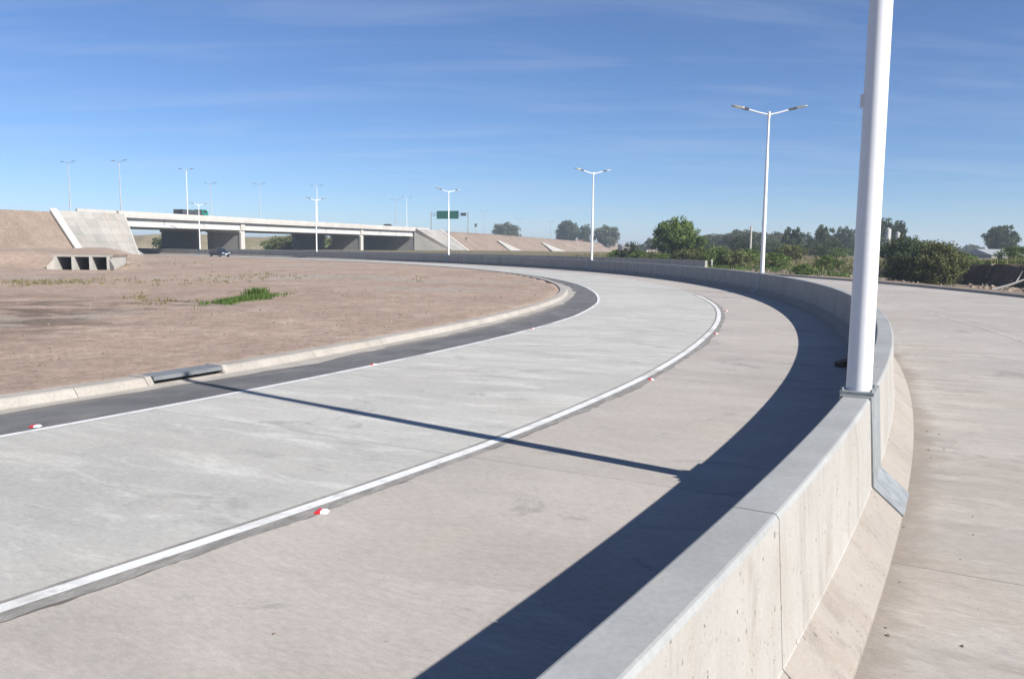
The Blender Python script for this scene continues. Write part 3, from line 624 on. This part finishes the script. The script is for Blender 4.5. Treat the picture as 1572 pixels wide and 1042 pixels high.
# ------------------------------------------------------------------ lamp masts on the overpass and embankments
def mast(pm, double=True):
    r = empty('lamp_mast')
    b = MB(); b.tube([(0, 0, 0), (0, 0, 4.5), (0, 0, 9.4)], [.12, .09, .055], 10); autosmooth(b.build('pole', pm, r))
    for sg in (-1, 1) if double else (1,):
        b = MB(); b.tube([(0, 0, 9.3), (sg * 1.0, 0, 9.55)], [.045, .035], 8); b.build('arm', pm, r)
        b = MB(); b.box((sg * 1.4, 0, 9.63), (.7, .24, .09)); b.build('luminaire', M['housing'], r)
    return r
ang = math.atan2(BN[1], BN[0]); m0 = mast(M['white']); m1 = mast(M['mast_grey']); used = set()
def on_line(px, n):                                         # where the pixel column meets the highway line at n metres from the near edge
    k = (px - W0 / 2) / FPX; p = BL + BN * n; a = (k * p[1] - p[0]) / (BU[0] - k * BU[1]); return a
for px, n_, lab in ((190, -1.0, 'tall lamp mast standing at the culvert end of the overpass'), (291, -1.0, 'white lamp mast on the overpass beside the green truck'), (401, -11, None), (488, -1.0, 'white lamp mast on the middle of the overpass'),
                    (607, -12, None), (624, -1.0, 'white lamp mast on the sign end of the overpass'), (113, -12, None), (327, -22, None), (843, -14, None), (742, -12, None), (795, -22, None)):
    a = on_line(px, n_); src = m0 if lab and 'white' in lab else m1; o = copy_tree(src) if src in used else src; used.add(src)
    z = bz(a, -.8) if -.5 <= a <= BLEN + .5 else (hl(a) if a < 0 else hr(a))
    p = Bp(a, n_, z); o.location = p; o.rotation_euler = (0, 0, ang); tag(o, lab or 'slender lamp mast along the far side of the elevated highway', 'lamp mast', 'lamp masts along the elevated highway')

# ------------------------------------------------------------------ overhead sign gantry
g0 = Bp(BLEN + 39, -.6, hr(BLEN + 39)); g1 = Bp(BLEN + 39, -14.6, hr(BLEN + 39))
gan = empty('sign_gantry', tuple(g0), label='green overhead direction sign on a steel gantry above the embankment', cat='sign gantry')
gd = (g0 - g1) / np.linalg.norm(g0 - g1)
for p in (g0, g1): b = MB(); b.tube([p, p + [0, 0, 7.1]], [.2, .17], 10); child(b, 'post', M['grey_steel'], gan)
for dz in (5.9, 6.6): b = MB(); b.tube([g0 + [0, 0, dz], g1 + [0, 0, dz]], [.1, .1], 6); child(b, 'crossbeam', M['grey_steel'], gan)
GA = np.array([gd, [-gd[1], gd[0], 0], [0, 0, 1]])
b = MB(); b.box(g1 + gd * 14 * .455 + np.array([0, 0, 6.1]) - np.array([BU[0], BU[1], 0]) * .3, (8.3, .08, 2.7), GA); child(b, 'sign_panel', M['sign_green'], gan)
b = MB(); b.box(g1 + gd * 14 * .88 + np.array([0, 0, 6.25]) - np.array([BU[0], BU[1], 0]) * .3, (1.9, .08, 1.0), GA); child(b, 'lane_sign', M['sign_back'], gan)
a = on_line(729, .2); p = Bp(a, .2, hr(a)); sp_ = empty('sign_post', tuple(p), label='small dark sign on a thin post at the crest of the embankment', cat='sign')
b = MB(); b.tube([(0, 0, -.3), (0, 0, 2.6)], [.06, .06], 6); b.build('post', M['grey_steel'], sp_); b = MB(); b.box((0, 0, 2.7), (.8, .06, 1.1), [[1, 0, 0], [0, 1, 0], [0, 0, 1]]); b.build('plate', M['sign_back'], sp_)

# ------------------------------------------------------------------ vehicles
def car(paint, label, group=None):
    r = empty('car', label=label, cat='car', group=group)
    # stations along x (front +): half width, z of sill, belt
    b = MB(); st = [(-2.05, .70, .38, .70), (-1.95, .80, .30, .86), (-1.2, .86, .26, .93), (0, .88, .25, .92), (1.0, .86, .26, .88), (1.7, .80, .28, .78), (2.02, .70, .34, .62)]
    vs = []
    for x, w, z0, z1 in st: vs += [(x, -w * .93, z0), (x, -w, (z0 + z1) * .52), (x, -w * .95, z1), (x, w * .95, z1), (x, w, (z0 + z1) * .52), (x, w * .93, z0)]
    fs = [(i * 6 + k, i * 6 + 6 + k, i * 6 + 6 + (k + 1) % 6, i * 6 + (k + 1) % 6) for i in range(6) for k in range(6)] + [tuple(range(6)), tuple(range(36, 42))[::-1]]
    b.raw(vs, fs); autosmooth(b.build('body', paint, r), 40)
    b = MB(); rf = [(-1.75, .80, .90), (-1.35, .66, 1.40), (-.2, .68, 1.47), (.35, .66, 1.42), (1.15, .80, .90)]; vs = []
    for x, w, z in rf: vs += [(x, -w, z), (x, w, z)]
    lo = [(-1.75, -.80, .86), (-1.75, .80, .86), (1.15, .80, .86), (1.15, -.80, .86)]
    b.raw(vs, [(i * 2, i * 2 + 2, i * 2 + 3, i * 2 + 1) for i in range(4)] + [(0, 2, 4, 6, 8), (9, 7, 5, 3, 1)]); cab = b.build('cabin_glass', M['glass'], r)
    b = MB(); b.raw([(-1.34, -.64, 1.41), (-1.34, .64, 1.41), (-.2, .66, 1.485), (-.2, -.66, 1.485), (.36, .64, 1.432), (.36, -.64, 1.432)], [(0, 3, 2, 1), (3, 5, 4, 2)]); b.build('roof', paint, r)
    for x in (-1.28, 1.3):
        for y in (-.78, .78):
            b = MB(); b.tube([(x, y - .1, .31), (x, y + .1, .31)], [.31, .31], 16); w = b.build('wheel', M['rubber'], r)
            b = MB(); b.tube([(x, y - .105, .31), (x, y + .105, .31)], [.19, .19], 12); b.build('rim', M['grey_steel'], w)
    for y in (-.55, .55):
        b = MB(); b.box((1.93, y, .62), (.16, .34, .15)); b.build('headlight', M['lamp'], r); b = MB(); b.box((-2.02, y, .76), (.08, .26, .16)); b.build('tail_light', M['red'], r)
    b = MB(); b.box((2.035, 0, .48), (.02, .46, .12)); b.build('number_plate', M['stud'], r); b = MB(); b.box((2.0, 0, .60), (.06, .62, .10)); b.build('grille', M['dark'], r)
    for y in (-.9, .9): b = MB(); b.box((.75, y, .98), (.12, .16, .12)); b.build('mirror', paint, r)
    return r
def carpaint(n, c): return simple(n, c, .25, .3, 1, .96, 1.04, .6)
c1 = car(carpaint('dark_blue_paint', (.03, .045, .08)), 'dark blue car driving on the curved road beneath the overpass')
x, y, t = frame(161.5); p = P(161.5, 6.9); c1.location = (p[0], p[1], 0.0); c1.rotation_euler = (0, 0, math.atan2(-math.cos(t), -math.sin(t)))
for px, n_, paint, lab in ((596, -4, carpaint('red_paint', (.35, .02, .02)), 'red car on the overpass towards the sign end'), (155, -17, carpaint('black_paint', (.02, .02, .022)), 'black car on the embankment above the slope paving')):
    a = on_line(px, n_); c = car(paint, lab); z = bz(a, -.78) if 0 <= a <= BLEN else hl(a) + .02; c.location = Bp(a, n_, z); c.rotation_euler = (0, 0, math.atan2(BU[1], BU[0]))
a = on_line(298, -4); tr = empty('truck', tuple(Bp(a, -4, bz(a, -.78))), math.atan2(BU[1], BU[0]), label='flatbed truck with green cab crossing the overpass', cat='truck')
green = carpaint('green_truck_paint', (.02, .22, .14))
b = MB(); b.box((-.9, 0, .95), (6.2, 2.2, .3)); b.build('chassis', M['dark'], tr); b = MB(); b.box((-1.2, 0, 1.5), (5.4, 2.3, .8)); b.build('cargo_bed', M['sign_back'], tr)
b = MB(); b.raw([(1.7, -1.1, .7), (3.4, -1.1, .7), (3.35, -1.1, 1.6), (2.9, -1.0, 2.05), (1.7, -1.0, 2.1), (1.7, 1.1, .7), (3.4, 1.1, .7), (3.35, 1.1, 1.6), (2.9, 1.0, 2.05), (1.7, 1.0, 2.1)],
   [(0, 1, 2, 3, 4), (9, 8, 7, 6, 5), (0, 5, 6, 1), (1, 6, 7, 2), (2, 7, 8, 3), (3, 8, 9, 4), (4, 9, 5, 0)]); cbn_ = b.build('cab', green, tr)
b = MB(); b.box((2.55, 0, 1.7), (.9, 2.14, .45)); b.build('cab_window', M['glass'], cbn_)
for x in (2.6, -2.2, -3.2):
    for y in (-.95, .95): b = MB(); b.tube([(x, y - .15, .48), (x, y + .15, .48)], [.48, .48], 14); b.build('wheel', M['rubber'], tr)

# ------------------------------------------------------------------ small things on the road
def stud():
    r = empty('road_stud'); b = MB()
    b.raw([(-.06, -.05, 0), (.06, -.05, 0), (.06, .05, 0), (-.06, .05, 0), (-.035, -.04, .022), (.035, -.04, .022), (.035, .04, .022), (-.035, .04, .022)], [(4, 5, 6, 7), (0, 1, 5, 4), (1, 2, 6, 5), (2, 3, 7, 6), (3, 0, 4, 7)]); b.build('body', M['stud'], r)
    b = MB(); b.raw([(-.064, -.053, .001), (0, -.0535, .001), (0, -.0425, .0235), (-.037, -.0425, .0235), (-.037, .0425, .0235), (0, .0425, .0235), (-.064, .053, .001)], [(0, 1, 2, 3), (3, 2, 5, 4), (0, 3, 4, 6)]); b.build('reflector', M['red'], r)
    return r
st0 = stud(); k = 0
for s_, o_, lab in ((-3.0, 4.12, 'red and white reflective road stud on the lane line before the pole shadow'), (6.25, 3.83, 'red and white reflective road stud on the lane line past the pole shadow'), (15.5, 3.76, 'red and white reflective road stud on the lane line'),
                    (5.4, 9.28, 'red and white reflective road stud on the gutter edge line past the pole shadow'), (-2.25, 9.66, 'red and white reflective road stud on the gutter edge line before the pole shadow'), (14.7, 8.9, 'red and white reflective road stud on the gutter edge line'),
                    (55, 3.7, 'red and white reflective road stud at the barrier foot'), (24.8, 3.5, 'red and white reflective road stud on the lane line at the bend')):
    o = st0 if k == 0 else copy_tree(st0); k += 1; p = P(s_, o_); _, _, t = frame(s_); o.location = (p[0], p[1], .004); o.rotation_euler = (0, 0, math.radians(12) - t * .5); tag(o, lab, 'road stud', 'reflective studs along the road lines')
p = P(9.9, .62); _, _, t = frame(9.9); wd_ = empty('wooden_board', (p[0], p[1], 0), -t, label='broken brown wooden board leaning on the foot of the barrier in shadow', cat='board')
b = MB(); b.box((-.02, 0, .10), (.34, .5, .035), [[.93, 0, .36], [0, 1, 0], [-.36, 0, .93]]); b.build('plank', M['wood'], wd_); b = MB(); b.box((.04, -.16, .06), (.12, .08, .10)); b.build('batten', M['wood'], wd_)
p = ground(1092, 414); dp = empty('marker_post', (p[0], p[1], 0), label='short white marker post beside the end of the far barrier', cat='marker post')
b = MB(); b.tube([(0, 0, -.3), (0, 0, 1.0)], [.11, .10], 10); b.build('post', M['conc'], dp); b = MB(); b.tube([(0, 0, 1.0), (0, 0, 1.08)], [.10, .05], 10); b.build('cap', M['white'], dp)

# ------------------------------------------------------------------ loose stones and weeds
def stones(name, pts, smin, smax, mat, label):
    b = MB(); base = np.array([(1, 0, -.2), (-.5, .87, -.2), (-.5, -.87, -.2), (.1, .1, .8), (.4, .5, .35), (-.6, .1, .4)]); fc = [(0, 1, 4), (0, 4, 3), (1, 5, 4), (4, 5, 3), (1, 2, 5), (2, 3, 5), (0, 3, 2)]
    for x, y, z in pts:
        a = random.uniform(0, 6.28); sc = smin + (smax - smin) * random.random() ** 4; c, s_ = math.cos(a), math.sin(a); k = base * [random.uniform(.7, 1.3), random.uniform(.6, 1.1), random.uniform(.5, 1)] * sc
        b.raw(np.c_[k[:, 0] * c - k[:, 1] * s_ + x, k[:, 0] * s_ + k[:, 1] * c + y, k[:, 2] + z], fc)
    return b.build(name, mat, None, label=label, kind='stuff')
q = np.c_[rng.uniform(-45, 4, 60000), rng.uniform(9, 62, 60000)]; S, O = so(q); ko = np.interp(S, KX, KO)
dist = np.hypot(q[:, 0], q[:, 1]); dens = np.clip(17 / dist, 0, 1) * (.35 + .65 * (wob(q[:, 0] * 1.7, q[:, 1] * 1.7) > 0))
k = (O > ko + .55) & (S > -10) & (rng.random(len(q)) < dens * .22)
q, S, O = q[k], S[k], O[k]; z = infield_z(q[:, 0], q[:, 1], S, O); stones('loose_stones', np.c_[q, z], .01, .085, M['stone'], 'small loose stones and clods scattered over the bare earth')
q = np.c_[rng.uniform(-20, 45, 90000), rng.uniform(-3, 75, 90000)]; S, O = so(q)
k = (((O > .45) & (O < 3.6) & (rng.random(len(q)) < .01)) | ((O < -.45) & (O > -1.1) & (rng.random(len(q)) < .5)) | ((O < -1.1) & (O > -13) & (rng.random(len(q)) < .03)) | ((O < -12.6) & (O > -13.6) & (rng.random(len(q)) < .5)))
stones('road_grit', np.c_[q[k], np.zeros(k.sum()) + .002], .004, .022, M['stone'], 'scattered grit on the dusty concrete')
q = []
for _ in range(1500):
    s_ = random.uniform(18, 75); o_ = -random.triangular(15, 24, 21); x, y, _z = P(s_, o_); q.append((x, y, rz_at(x, y) - .02))
stones('rubble', q, .05, .42, M['rubble'], 'pale clods and rubble strewn below the cut bank')

def tuft(b, x, y, z, h, n, spread, w):
    for _ in range(n):
        a = random.uniform(0, 6.28); r = spread * math.sqrt(random.random()); px, py = x + r * math.cos(a), y + r * math.sin(a); t = random.uniform(0, 6.28)
        hh = h * random.uniform(.5, 1.15); lx, ly = math.cos(t) * hh * random.uniform(.1, .6), math.sin(t) * hh * random.uniform(.1, .6); wx, wy = -math.sin(t) * w, math.cos(t) * w
        b.raw([(px - wx, py - wy, z - .02), (px + wx, py + wy, z - .02), (px + lx * .5 + wx * .7, py + ly * .5 + wy * .7, z + hh * .6), (px + lx * .5 - wx * .7, py + ly * .5 - wy * .7, z + hh * .6), (px + lx, py + ly, z + hh)], [(0, 1, 2, 3), (3, 2, 4)])
def inz(x, y): S, O = so([[x, y]]); return float(infield_z(np.array([x]), np.array([y]), S, O)[0])
b = MB(); c0, c1_ = ground(330, 470), ground(412, 460)
for _ in range(520):
    t = random.gauss(.55, .22); j = random.gauss(0, 1); x = c0[0] + (c1_[0] - c0[0]) * t + random.gauss(0, .25); y = c0[1] + (c1_[1] - c0[1]) * t + j * .8; tuft(b, x, y, inz(x, y), .16, 7, .14, .012)
x, y = ground(393, 458)[:2]
for _ in range(50): tuft(b, x + random.gauss(0, .18), y + random.gauss(0, .25), inz(x, y), .38, 8, .15, .02)
b.build('weed_patch', M['grass_green'], None, label='bright green weed patch growing on the bare earth', kind='stuff')
b = MB()
for px, py, n_, sx in ((120, 437, 120, 150), (400, 428, 60, 60), (60, 438, 60, 60), (300, 433, 30, 80), (215, 462, 14, 14), (660, 430, 10, 40), (250, 470, 16, 50), (260, 405, 40, 70), (185, 408, 14, 12)):
    for _ in range(n_):
        q = ground(px + random.gauss(0, sx * .6), py + random.gauss(0, 3)); tuft(b, q[0], q[1], inz(q[0], q[1]), .16, 5, .22, .018)
b.build('sparse_weeds', M['grass_dry'], None, label='sparse pale weeds dotted over the bare earth', kind='stuff')
b = MB()
for _ in range(5200):
    s_ = random.uniform(-5, 120); d = random.triangular(8.5, 48, 11); x, y, _z = P(s_, -13.2 - d)
    if d < 11.2 and s_ < 60 and random.random() < .55: continue
    z = rz_at(x, y); tuft(b, x, y, z, random.choice((.25, .4, .65)), 5, .4, .035)
b.build('rough_grass', M['grass_dry'], None, label='rough dry grass covering the field beyond the bank', kind='stuff')
b = MB()
for _ in range(2600):
    s_ = random.uniform(-5, 70); d = 10.2 + abs(random.gauss(0, 2.5)); x, y, _z = P(s_, -13.2 - d); tuft(b, x, y, rz_at(x, y), .3, 5, .35, .03)
for _ in range(1500):
    s_ = random.uniform(62, 150); d = random.triangular(1.2, 14, 5); x, y, _z = P(s_, -13.2 - d); tuft(b, x, y, rz_at(x, y), .45, 5, .4, .03)
b.build('green_grass', M['grass_green'], None, label='green grass fringe along the top of the bank', kind='stuff')

# ------------------------------------------------------------------ trees and bushes
def crown_mesh(name, seed, rx, ry, rz, zc, clumps, per, leaf, mat, hollow=.45, flat=.8):
    r = np.random.default_rng(seed); vs = []; fs = []; cl = []
    while len(cl) < clumps:
        p = r.uniform(-1, 1, 3); d = np.linalg.norm(p)
        if hollow < d < 1 and p[2] > -flat: cl.append((p, r.uniform(.16, .34)))
    lob = r.uniform(.72, 1.15, 24)
    n = clumps * per; ci = r.integers(0, clumps, n); C = np.array([c for c, _ in cl])[ci]; R = np.array([q for _, q in cl])[ci]
    th = np.arctan2(C[:, 1], C[:, 0]); k = lob[((th + math.pi) / (2 * math.pi) * 23.99).astype(int)]
    d = r.normal(size=(n, 3)); d /= np.linalg.norm(d, axis=1)[:, None]; d *= (r.random(n) ** .45)[:, None]
    p = (C + d * R[:, None]); p[:, 0] *= k; p[:, 1] *= k; p = p * [rx, ry, rz] + [0, 0, zc]
    nn = d + r.normal(size=(n, 3)) * .7; nn /= np.linalg.norm(nn, axis=1)[:, None]; t = np.cross(nn, r.normal(size=(n, 3))); t /= np.linalg.norm(t, axis=1)[:, None]; bt = np.cross(nn, t)
    s_ = leaf * r.uniform(.6, 1.3, n)[:, None]; V = np.stack([p - t * s_, p + bt * s_ * .55, p + t * s_, p - bt * s_ * .55], 1).reshape(-1, 3)
    me = bpy.data.meshes.new(name); me.from_pydata(V.tolist(), [], np.arange(n * 4).reshape(-1, 4).tolist()); me.materials.append(mat); me.update(); return me
def trunk_mesh(seed, h, rad, rx, zc, rz):
    r = random.Random(seed); b = MB(); b.tube([(0, 0, -.4), (r.uniform(-.1, .1), 0, h * .5), (r.uniform(-.2, .2), r.uniform(-.2, .2), zc + rz * .4)], [rad, rad * .75, rad * .25], 8)
    for _ in range(6):
        a = r.uniform(0, 6.28); z0 = h * r.uniform(.35, .8); b.tube([(0, 0, z0), (math.cos(a) * rx * .35, math.sin(a) * rx * .35, z0 + (zc - z0) * .7 + .2), (math.cos(a) * rx * .7, math.sin(a) * rx * .7, zc + rz * r.uniform(-.1, .5))], [rad * .5, rad * .3, rad * .1], 6)
    me = bpy.data.meshes.new('trunk'); me.from_pydata(b.v, [], b.f); me.materials.append(M['bark']); me.update(); return me
def tree(kind, loc, label, group=None, cat='tree', name='tree', rz=0, sc=1):
    r = empty(name, loc, rz, label=label, cat=cat, group=group); r.scale = (sc, sc, sc)
    link(kind[1], 'trunk' if cat == 'tree' else 'stem', r); link(kind[0], 'crown' if cat == 'tree' else 'foliage', r); return r
def kind(seed, rx, ry, rz, zc, clumps, per, leaf, mat, rad=.16, h=None, **kw): return (crown_mesh('crown', seed, rx, ry, rz, zc, clumps, per, leaf, M[mat], **kw), trunk_mesh(seed, h or zc, rad, rx, zc, rz))
def gz(x, y):
    S, O = so([[x, y]])
    if O[0] < -13.2 and -30 < S[0] < 195 and -O[0] < 420: return rz_at(x, y)
    return -.42
def place(kd, px, Y, label, sc=1, **kw):
    p = at_depth(px, 380, Y); return tree(kd, (p[0], p[1], gz(p[0], p[1]) - .05), label, rz=random.uniform(0, 6.28), sc=sc, **kw)
big = kind(1, 3.5, 3.2, 2.7, 3.1, 150, 95, .16, 'leaf_green', .2, hollow=.35, flat=.95)
place(big, 1040, 118, 'large rounded bright green tree above the bushes beyond the far barrier')
side = kind(2, 2.2, 2.0, 1.6, 1.7, 70, 70, .14, 'leaf_green', .1, hollow=.3, flat=1.0)
place(side, 1068, 114, 'lower green tree growing against the large rounded tree')
bu1 = kind(3, 2.6, 2.2, 1.25, 1.0, 70, 60, .12, 'leaf_olive', .06, hollow=.2, flat=.9); bu2 = kind(4, 2.0, 1.8, 1.0, .8, 55, 60, .11, 'leaf_green', .06, hollow=.2, flat=.9)
bu3 = kind(5, 2.3, 2.0, 1.7, 1.4, 70, 60, .12, 'leaf_dark', .06, hollow=.25, flat=.95)
for i, (px, Y, k_, sc) in enumerate(((965, 118, bu3, .9), (985, 112, bu2, .9), (1000, 108, bu1, .8), (1072, 102, bu1, 1.0), (1100, 98, bu2, 1.15), (1128, 97, bu1, .95), (1148, 102, bu2, 1.0), (1022, 106, bu2, .8), (1050, 103, bu1, .9), (1195, 92, bu2, .9), (1212, 110, bu1, 1.0), (948, 124, bu2, .8))):
    place(k_, px, Y, 'low green bush in the thicket behind the far barrier', sc, group='bushes behind the far barrier', cat='bush', name='bush')
fb = kind(6, 2.1, 1.9, 1.75, 1.55, 120, 95, .09, 'leaf_olive', .07, hollow=.25, flat=1.0)
fd = kind(7, 2.0, 1.7, 1.5, 1.25, 110, 90, .09, 'leaf_dark', .07, hollow=.2, flat=1.0)
place(fd, 1402, 64, 'dark leafy bush on the cut bank beside the road', 1, cat='bush', name='bush'); place(fb, 1443, 63, 'tall olive green bush with thin twigs on the cut bank', 1, cat='bush', name='bush')
place(fd, 1388, 78, 'dark spreading bush behind the bank bushes', 1.1, cat='bush', name='bush'); place(bu2, 1480, 80, 'small bush at the edge of the rough field', .7, cat='bush', name='bush')
place(bu2, 1562, 95, 'green bush near the long pale shed', 1.1, cat='bush', name='bush'); place(bu2, 1275, 86, 'bright green bush in the field behind the near lamp pole', .8, cat='bush', name='bush')
place(bu2, 1235, 76, 'small green bush by the rubble at the road edge', .55, cat='bush', name='bush')
dt = kind(8, 4.6, 4.2, 3.6, 5.0, 130, 60, .3, 'leaf_dark', .3, hollow=.35, flat=.9)
place(dt, 1537, 210, 'large dark rounded tree standing behind the long pale shed', .95)
t1 = kind(9, 4.2, 4.0, 3.2, 4.6, 80, 40, .36, 'leaf_grey', .25, hollow=.3); t2 = kind(10, 3.4, 3.2, 3.8, 5.0, 80, 40, .34, 'leaf_dark', .25, hollow=.3); t3 = kind(11, 5.4, 4.5, 2.8, 4.0, 90, 40, .38, 'leaf_grey', .25, hollow=.3)
R_ = random.Random(5)
for px in np.arange(1092, 1345, 7):
    place(R_.choice((t1, t2, t3)), px + R_.uniform(-4, 4), R_.uniform(245, 330), 'tree in the hazy tree line beyond the rough field', R_.uniform(.62, 1.0), group='trees of the far tree line')
for px in np.arange(1096, 1350, 11):
    place(R_.choice((bu1, bu2, bu3, bu3)), px + R_.uniform(-6, 6), R_.uniform(135, 235), 'shrub scattered over the rough field before the tree line', R_.uniform(.6, 1.25), group='shrubs of the rough field', cat='bush', name='bush')
for px in np.arange(1352, 1575, 10):
    place(R_.choice((t1, t3)), px + R_.uniform(-5, 5), R_.uniform(420, 560), 'tree on the low distant skyline', R_.uniform(.55, .9), group='trees on the distant skyline')
for px, Y, k_, sc in ((1262, 200, t2, .8), (1215, 190, t2, .72), (1355, 210, t2, 1.05), (1375, 212, t2, 1.0)): place(k_, px, Y, ('dark tree standing right behind the white silos' if px > 1300 else 'dark pointed tree standing out before the far tree line'), sc, group='dark trees behind the silos' if px > 1300 else 'dark trees of the far tree line')
for px, Y, k_, sc, l in ((872, 480, dt, 1.15, 'broad dark tree behind the embankment next to the roofs'), (899, 470, t2, .95, 'narrow tree behind the embankment'), (930, 440, t3, 1.1, 'wide greyish tree behind the end of the embankment'), (777, 520, t3, 1.35, 'dark flat-topped tree on the embankment skyline'), (858, 500, t1, .6, 'small tree left alone behind the embankment roofs'),
                         (1000, 300, t1, .7, 'greyish tree beside the large rounded green tree'), (985, 330, t1, .5, 'small greyish tree near the distant white houses')):
    r = place(k_, px, Y, l, sc); r.location.z = 4.2 if px < 920 else (2.5 if px < 950 else r.location.z)
    if px < 950: r.location.z = -.42; r.scale = (sc * 1.3, sc * 1.3, sc * 1.75)
for px, Y, k_, sc in ((262, 215, bu3, 2.0), (420, 250, bu2, 2.2), (440, 245, bu1, 2.3), (480, 270, bu2, 2.6), (500, 275, bu3, 2.2)):
    place(k_, px, Y, 'green bush seen through the openings of the overpass', sc, group='bushes seen under the overpass', cat='bush', name='bush')

# ------------------------------------------------------------------ far buildings
def house(px, Y, w, d, h, roof, wall, label, rz=0.2, name='house', cat='house'):
    p = at_depth(px, 380, Y); z0 = gz(p[0], p[1]); r = empty(name, (p[0], p[1], z0), rz, label=label, cat=cat)
    b = MB(); b.box((0, 0, h / 2 - .4), (w, d, h + .8)); wl = b.build('wall', wall, r)
    b = MB(); e = .3; q = [(-w / 2 - e, -d / 2 - e, h), (w / 2 + e, -d / 2 - e, h), (w / 2 + e, d / 2 + e, h), (-w / 2 - e, d / 2 + e, h), (-w / 2 - e, 0, h + d * .16), (w / 2 + e, 0, h + d * .16)]
    b.raw(q, [(0, 1, 5, 4), (2, 3, 4, 5), (0, 4, 3), (1, 2, 5), (0, 3, 2, 1)]); b.build('roof', roof, r)
    for k in range(max(2, int(w / 4))):
        x = -w / 2 + (k + .5) * w / max(2, int(w / 4)); b = MB(); b.box((x, -d / 2 - .02, h * .55), (1.1, .08, 1.1)); b.build('window', M['glass'], r)
    b = MB(); b.box((w * .1, -d / 2 - .02, 1.0), (.95, .08, 2.0)); b.build('door', M['wood'], r)
    return r
whitewall = simple('white_render', (.45, .44, .42)); pale_roof = simple('pale_metal_roof', (.32, .33, .34), .5, .2); brickwall = simple('brick_wall', (.30, .18, .13))
house(1523, 190, 8.5, 8, .8, pale_roof, simple('grey_wall', (.25, .24, .23)), 'long low shed with pale metal roof in the rough field', .3, 'shed', 'shed')
house(891, 450, 5, 6, 5.2, simple('tile_roof', (.30, .16, .11)), brickwall, 'brick house with tiled roof behind the embankment'); house(961, 340, 5, 6, 3.1, pale_roof, whitewall, 'white house with pale roof between the embankment and the large tree')
house(984, 360, 4, 6, 2.6, pale_roof, whitewall, 'small white house beside the greyish tree'); house(1340, 310, 7, 6, 2.2, pale_roof, whitewall, 'white low house in the far tree line'); house(1130, 290, 14, 7, 2.6, pale_roof, simple('grey_render', (.35, .34, .32)), 'grey low house below the far tree line'); house(1280, 300, 8, 6, 1.8, pale_roof, whitewall, 'white low house behind the near lamp pole')
def tower(px, Y, h, rad, label):
    p = at_depth(px, 380, Y); r = empty('storage_silo', (p[0], p[1], gz(p[0], p[1])), label=label, cat='silo'); b = MB(); b.tube([(0, 0, -.4), (0, 0, h)], [rad, rad], 16); autosmooth(b.build('shell', whitewall, r))
    b = MB(); b.tube([(0, 0, h), (0, 0, h + rad * .7)], [rad * 1.02, rad * .15], 16); b.build('cone_roof', pale_roof, r); b = MB(); b.tube([(rad + .1, 0, 0), (rad + .1, 0, h)], [.08, .08], 6); b.build('ladder_rail', M['grey_steel'], r)
tower(1362, 185, 6.0, .55, 'white slim silo between two dark trees'); tower(1377, 188, 5.4, .42, 'thinner white silo next to the slim silo')
p = at_depth(1152, 380, 120); up_ = empty('utility_pole', (p[0], p[1], gz(p[0], p[1])), label='pale concrete utility pole in front of the far tree line', cat='utility pole')
b = MB(); b.tube([(0, 0, -.5), (0, 0, 4.6)], [.16, .13], 8); b.build('pole', M['bridge'], up_); b = MB(); b.box((0, 0, 4.3), (.9, .1, .1)); b.build('crossarm', M['conc'], up_)

p = at_depth(1556, 438, 54); fbz = empty('fallen_branch', (p[0], p[1], rz_at(p[0], p[1])), label='pale dead branch lying at the foot of the cut bank', cat='branch')
b = MB(); b.tube([(-1.2, .3, .05), (-.3, .1, .35), (.6, -.1, .75), (1.5, -.1, .95)], [.09, .08, .06, .03], 8); b.build('limb', M['conc'], fbz); b = MB(); b.tube([(.1, 0, .5), (.5, .3, .9), (.7, .3, 1.3)], [.045, .03, .015], 6); b.build('twig', M['conc'], fbz)
# ------------------------------------------------------------------ haze
b = MB(); b.box((0, 60, 9.5), (5600, 5600, 21.6))
hz = bpy.data.materials.new('haze_air'); hz.use_nodes = True; t = hz.node_tree; t.nodes.clear()
o = N(t, 'ShaderNodeOutputMaterial'); v = N(t, 'ShaderNodeVolumePrincipled'); v.inputs['Color'].default_value = (.80, .90, 1, 1); v.inputs['Density'].default_value = .00055; v.inputs['Anisotropy'].default_value = .2
t.links.new(v.outputs[0], o.inputs['Volume']); b.build('haze', hz, None, kind='stuff')
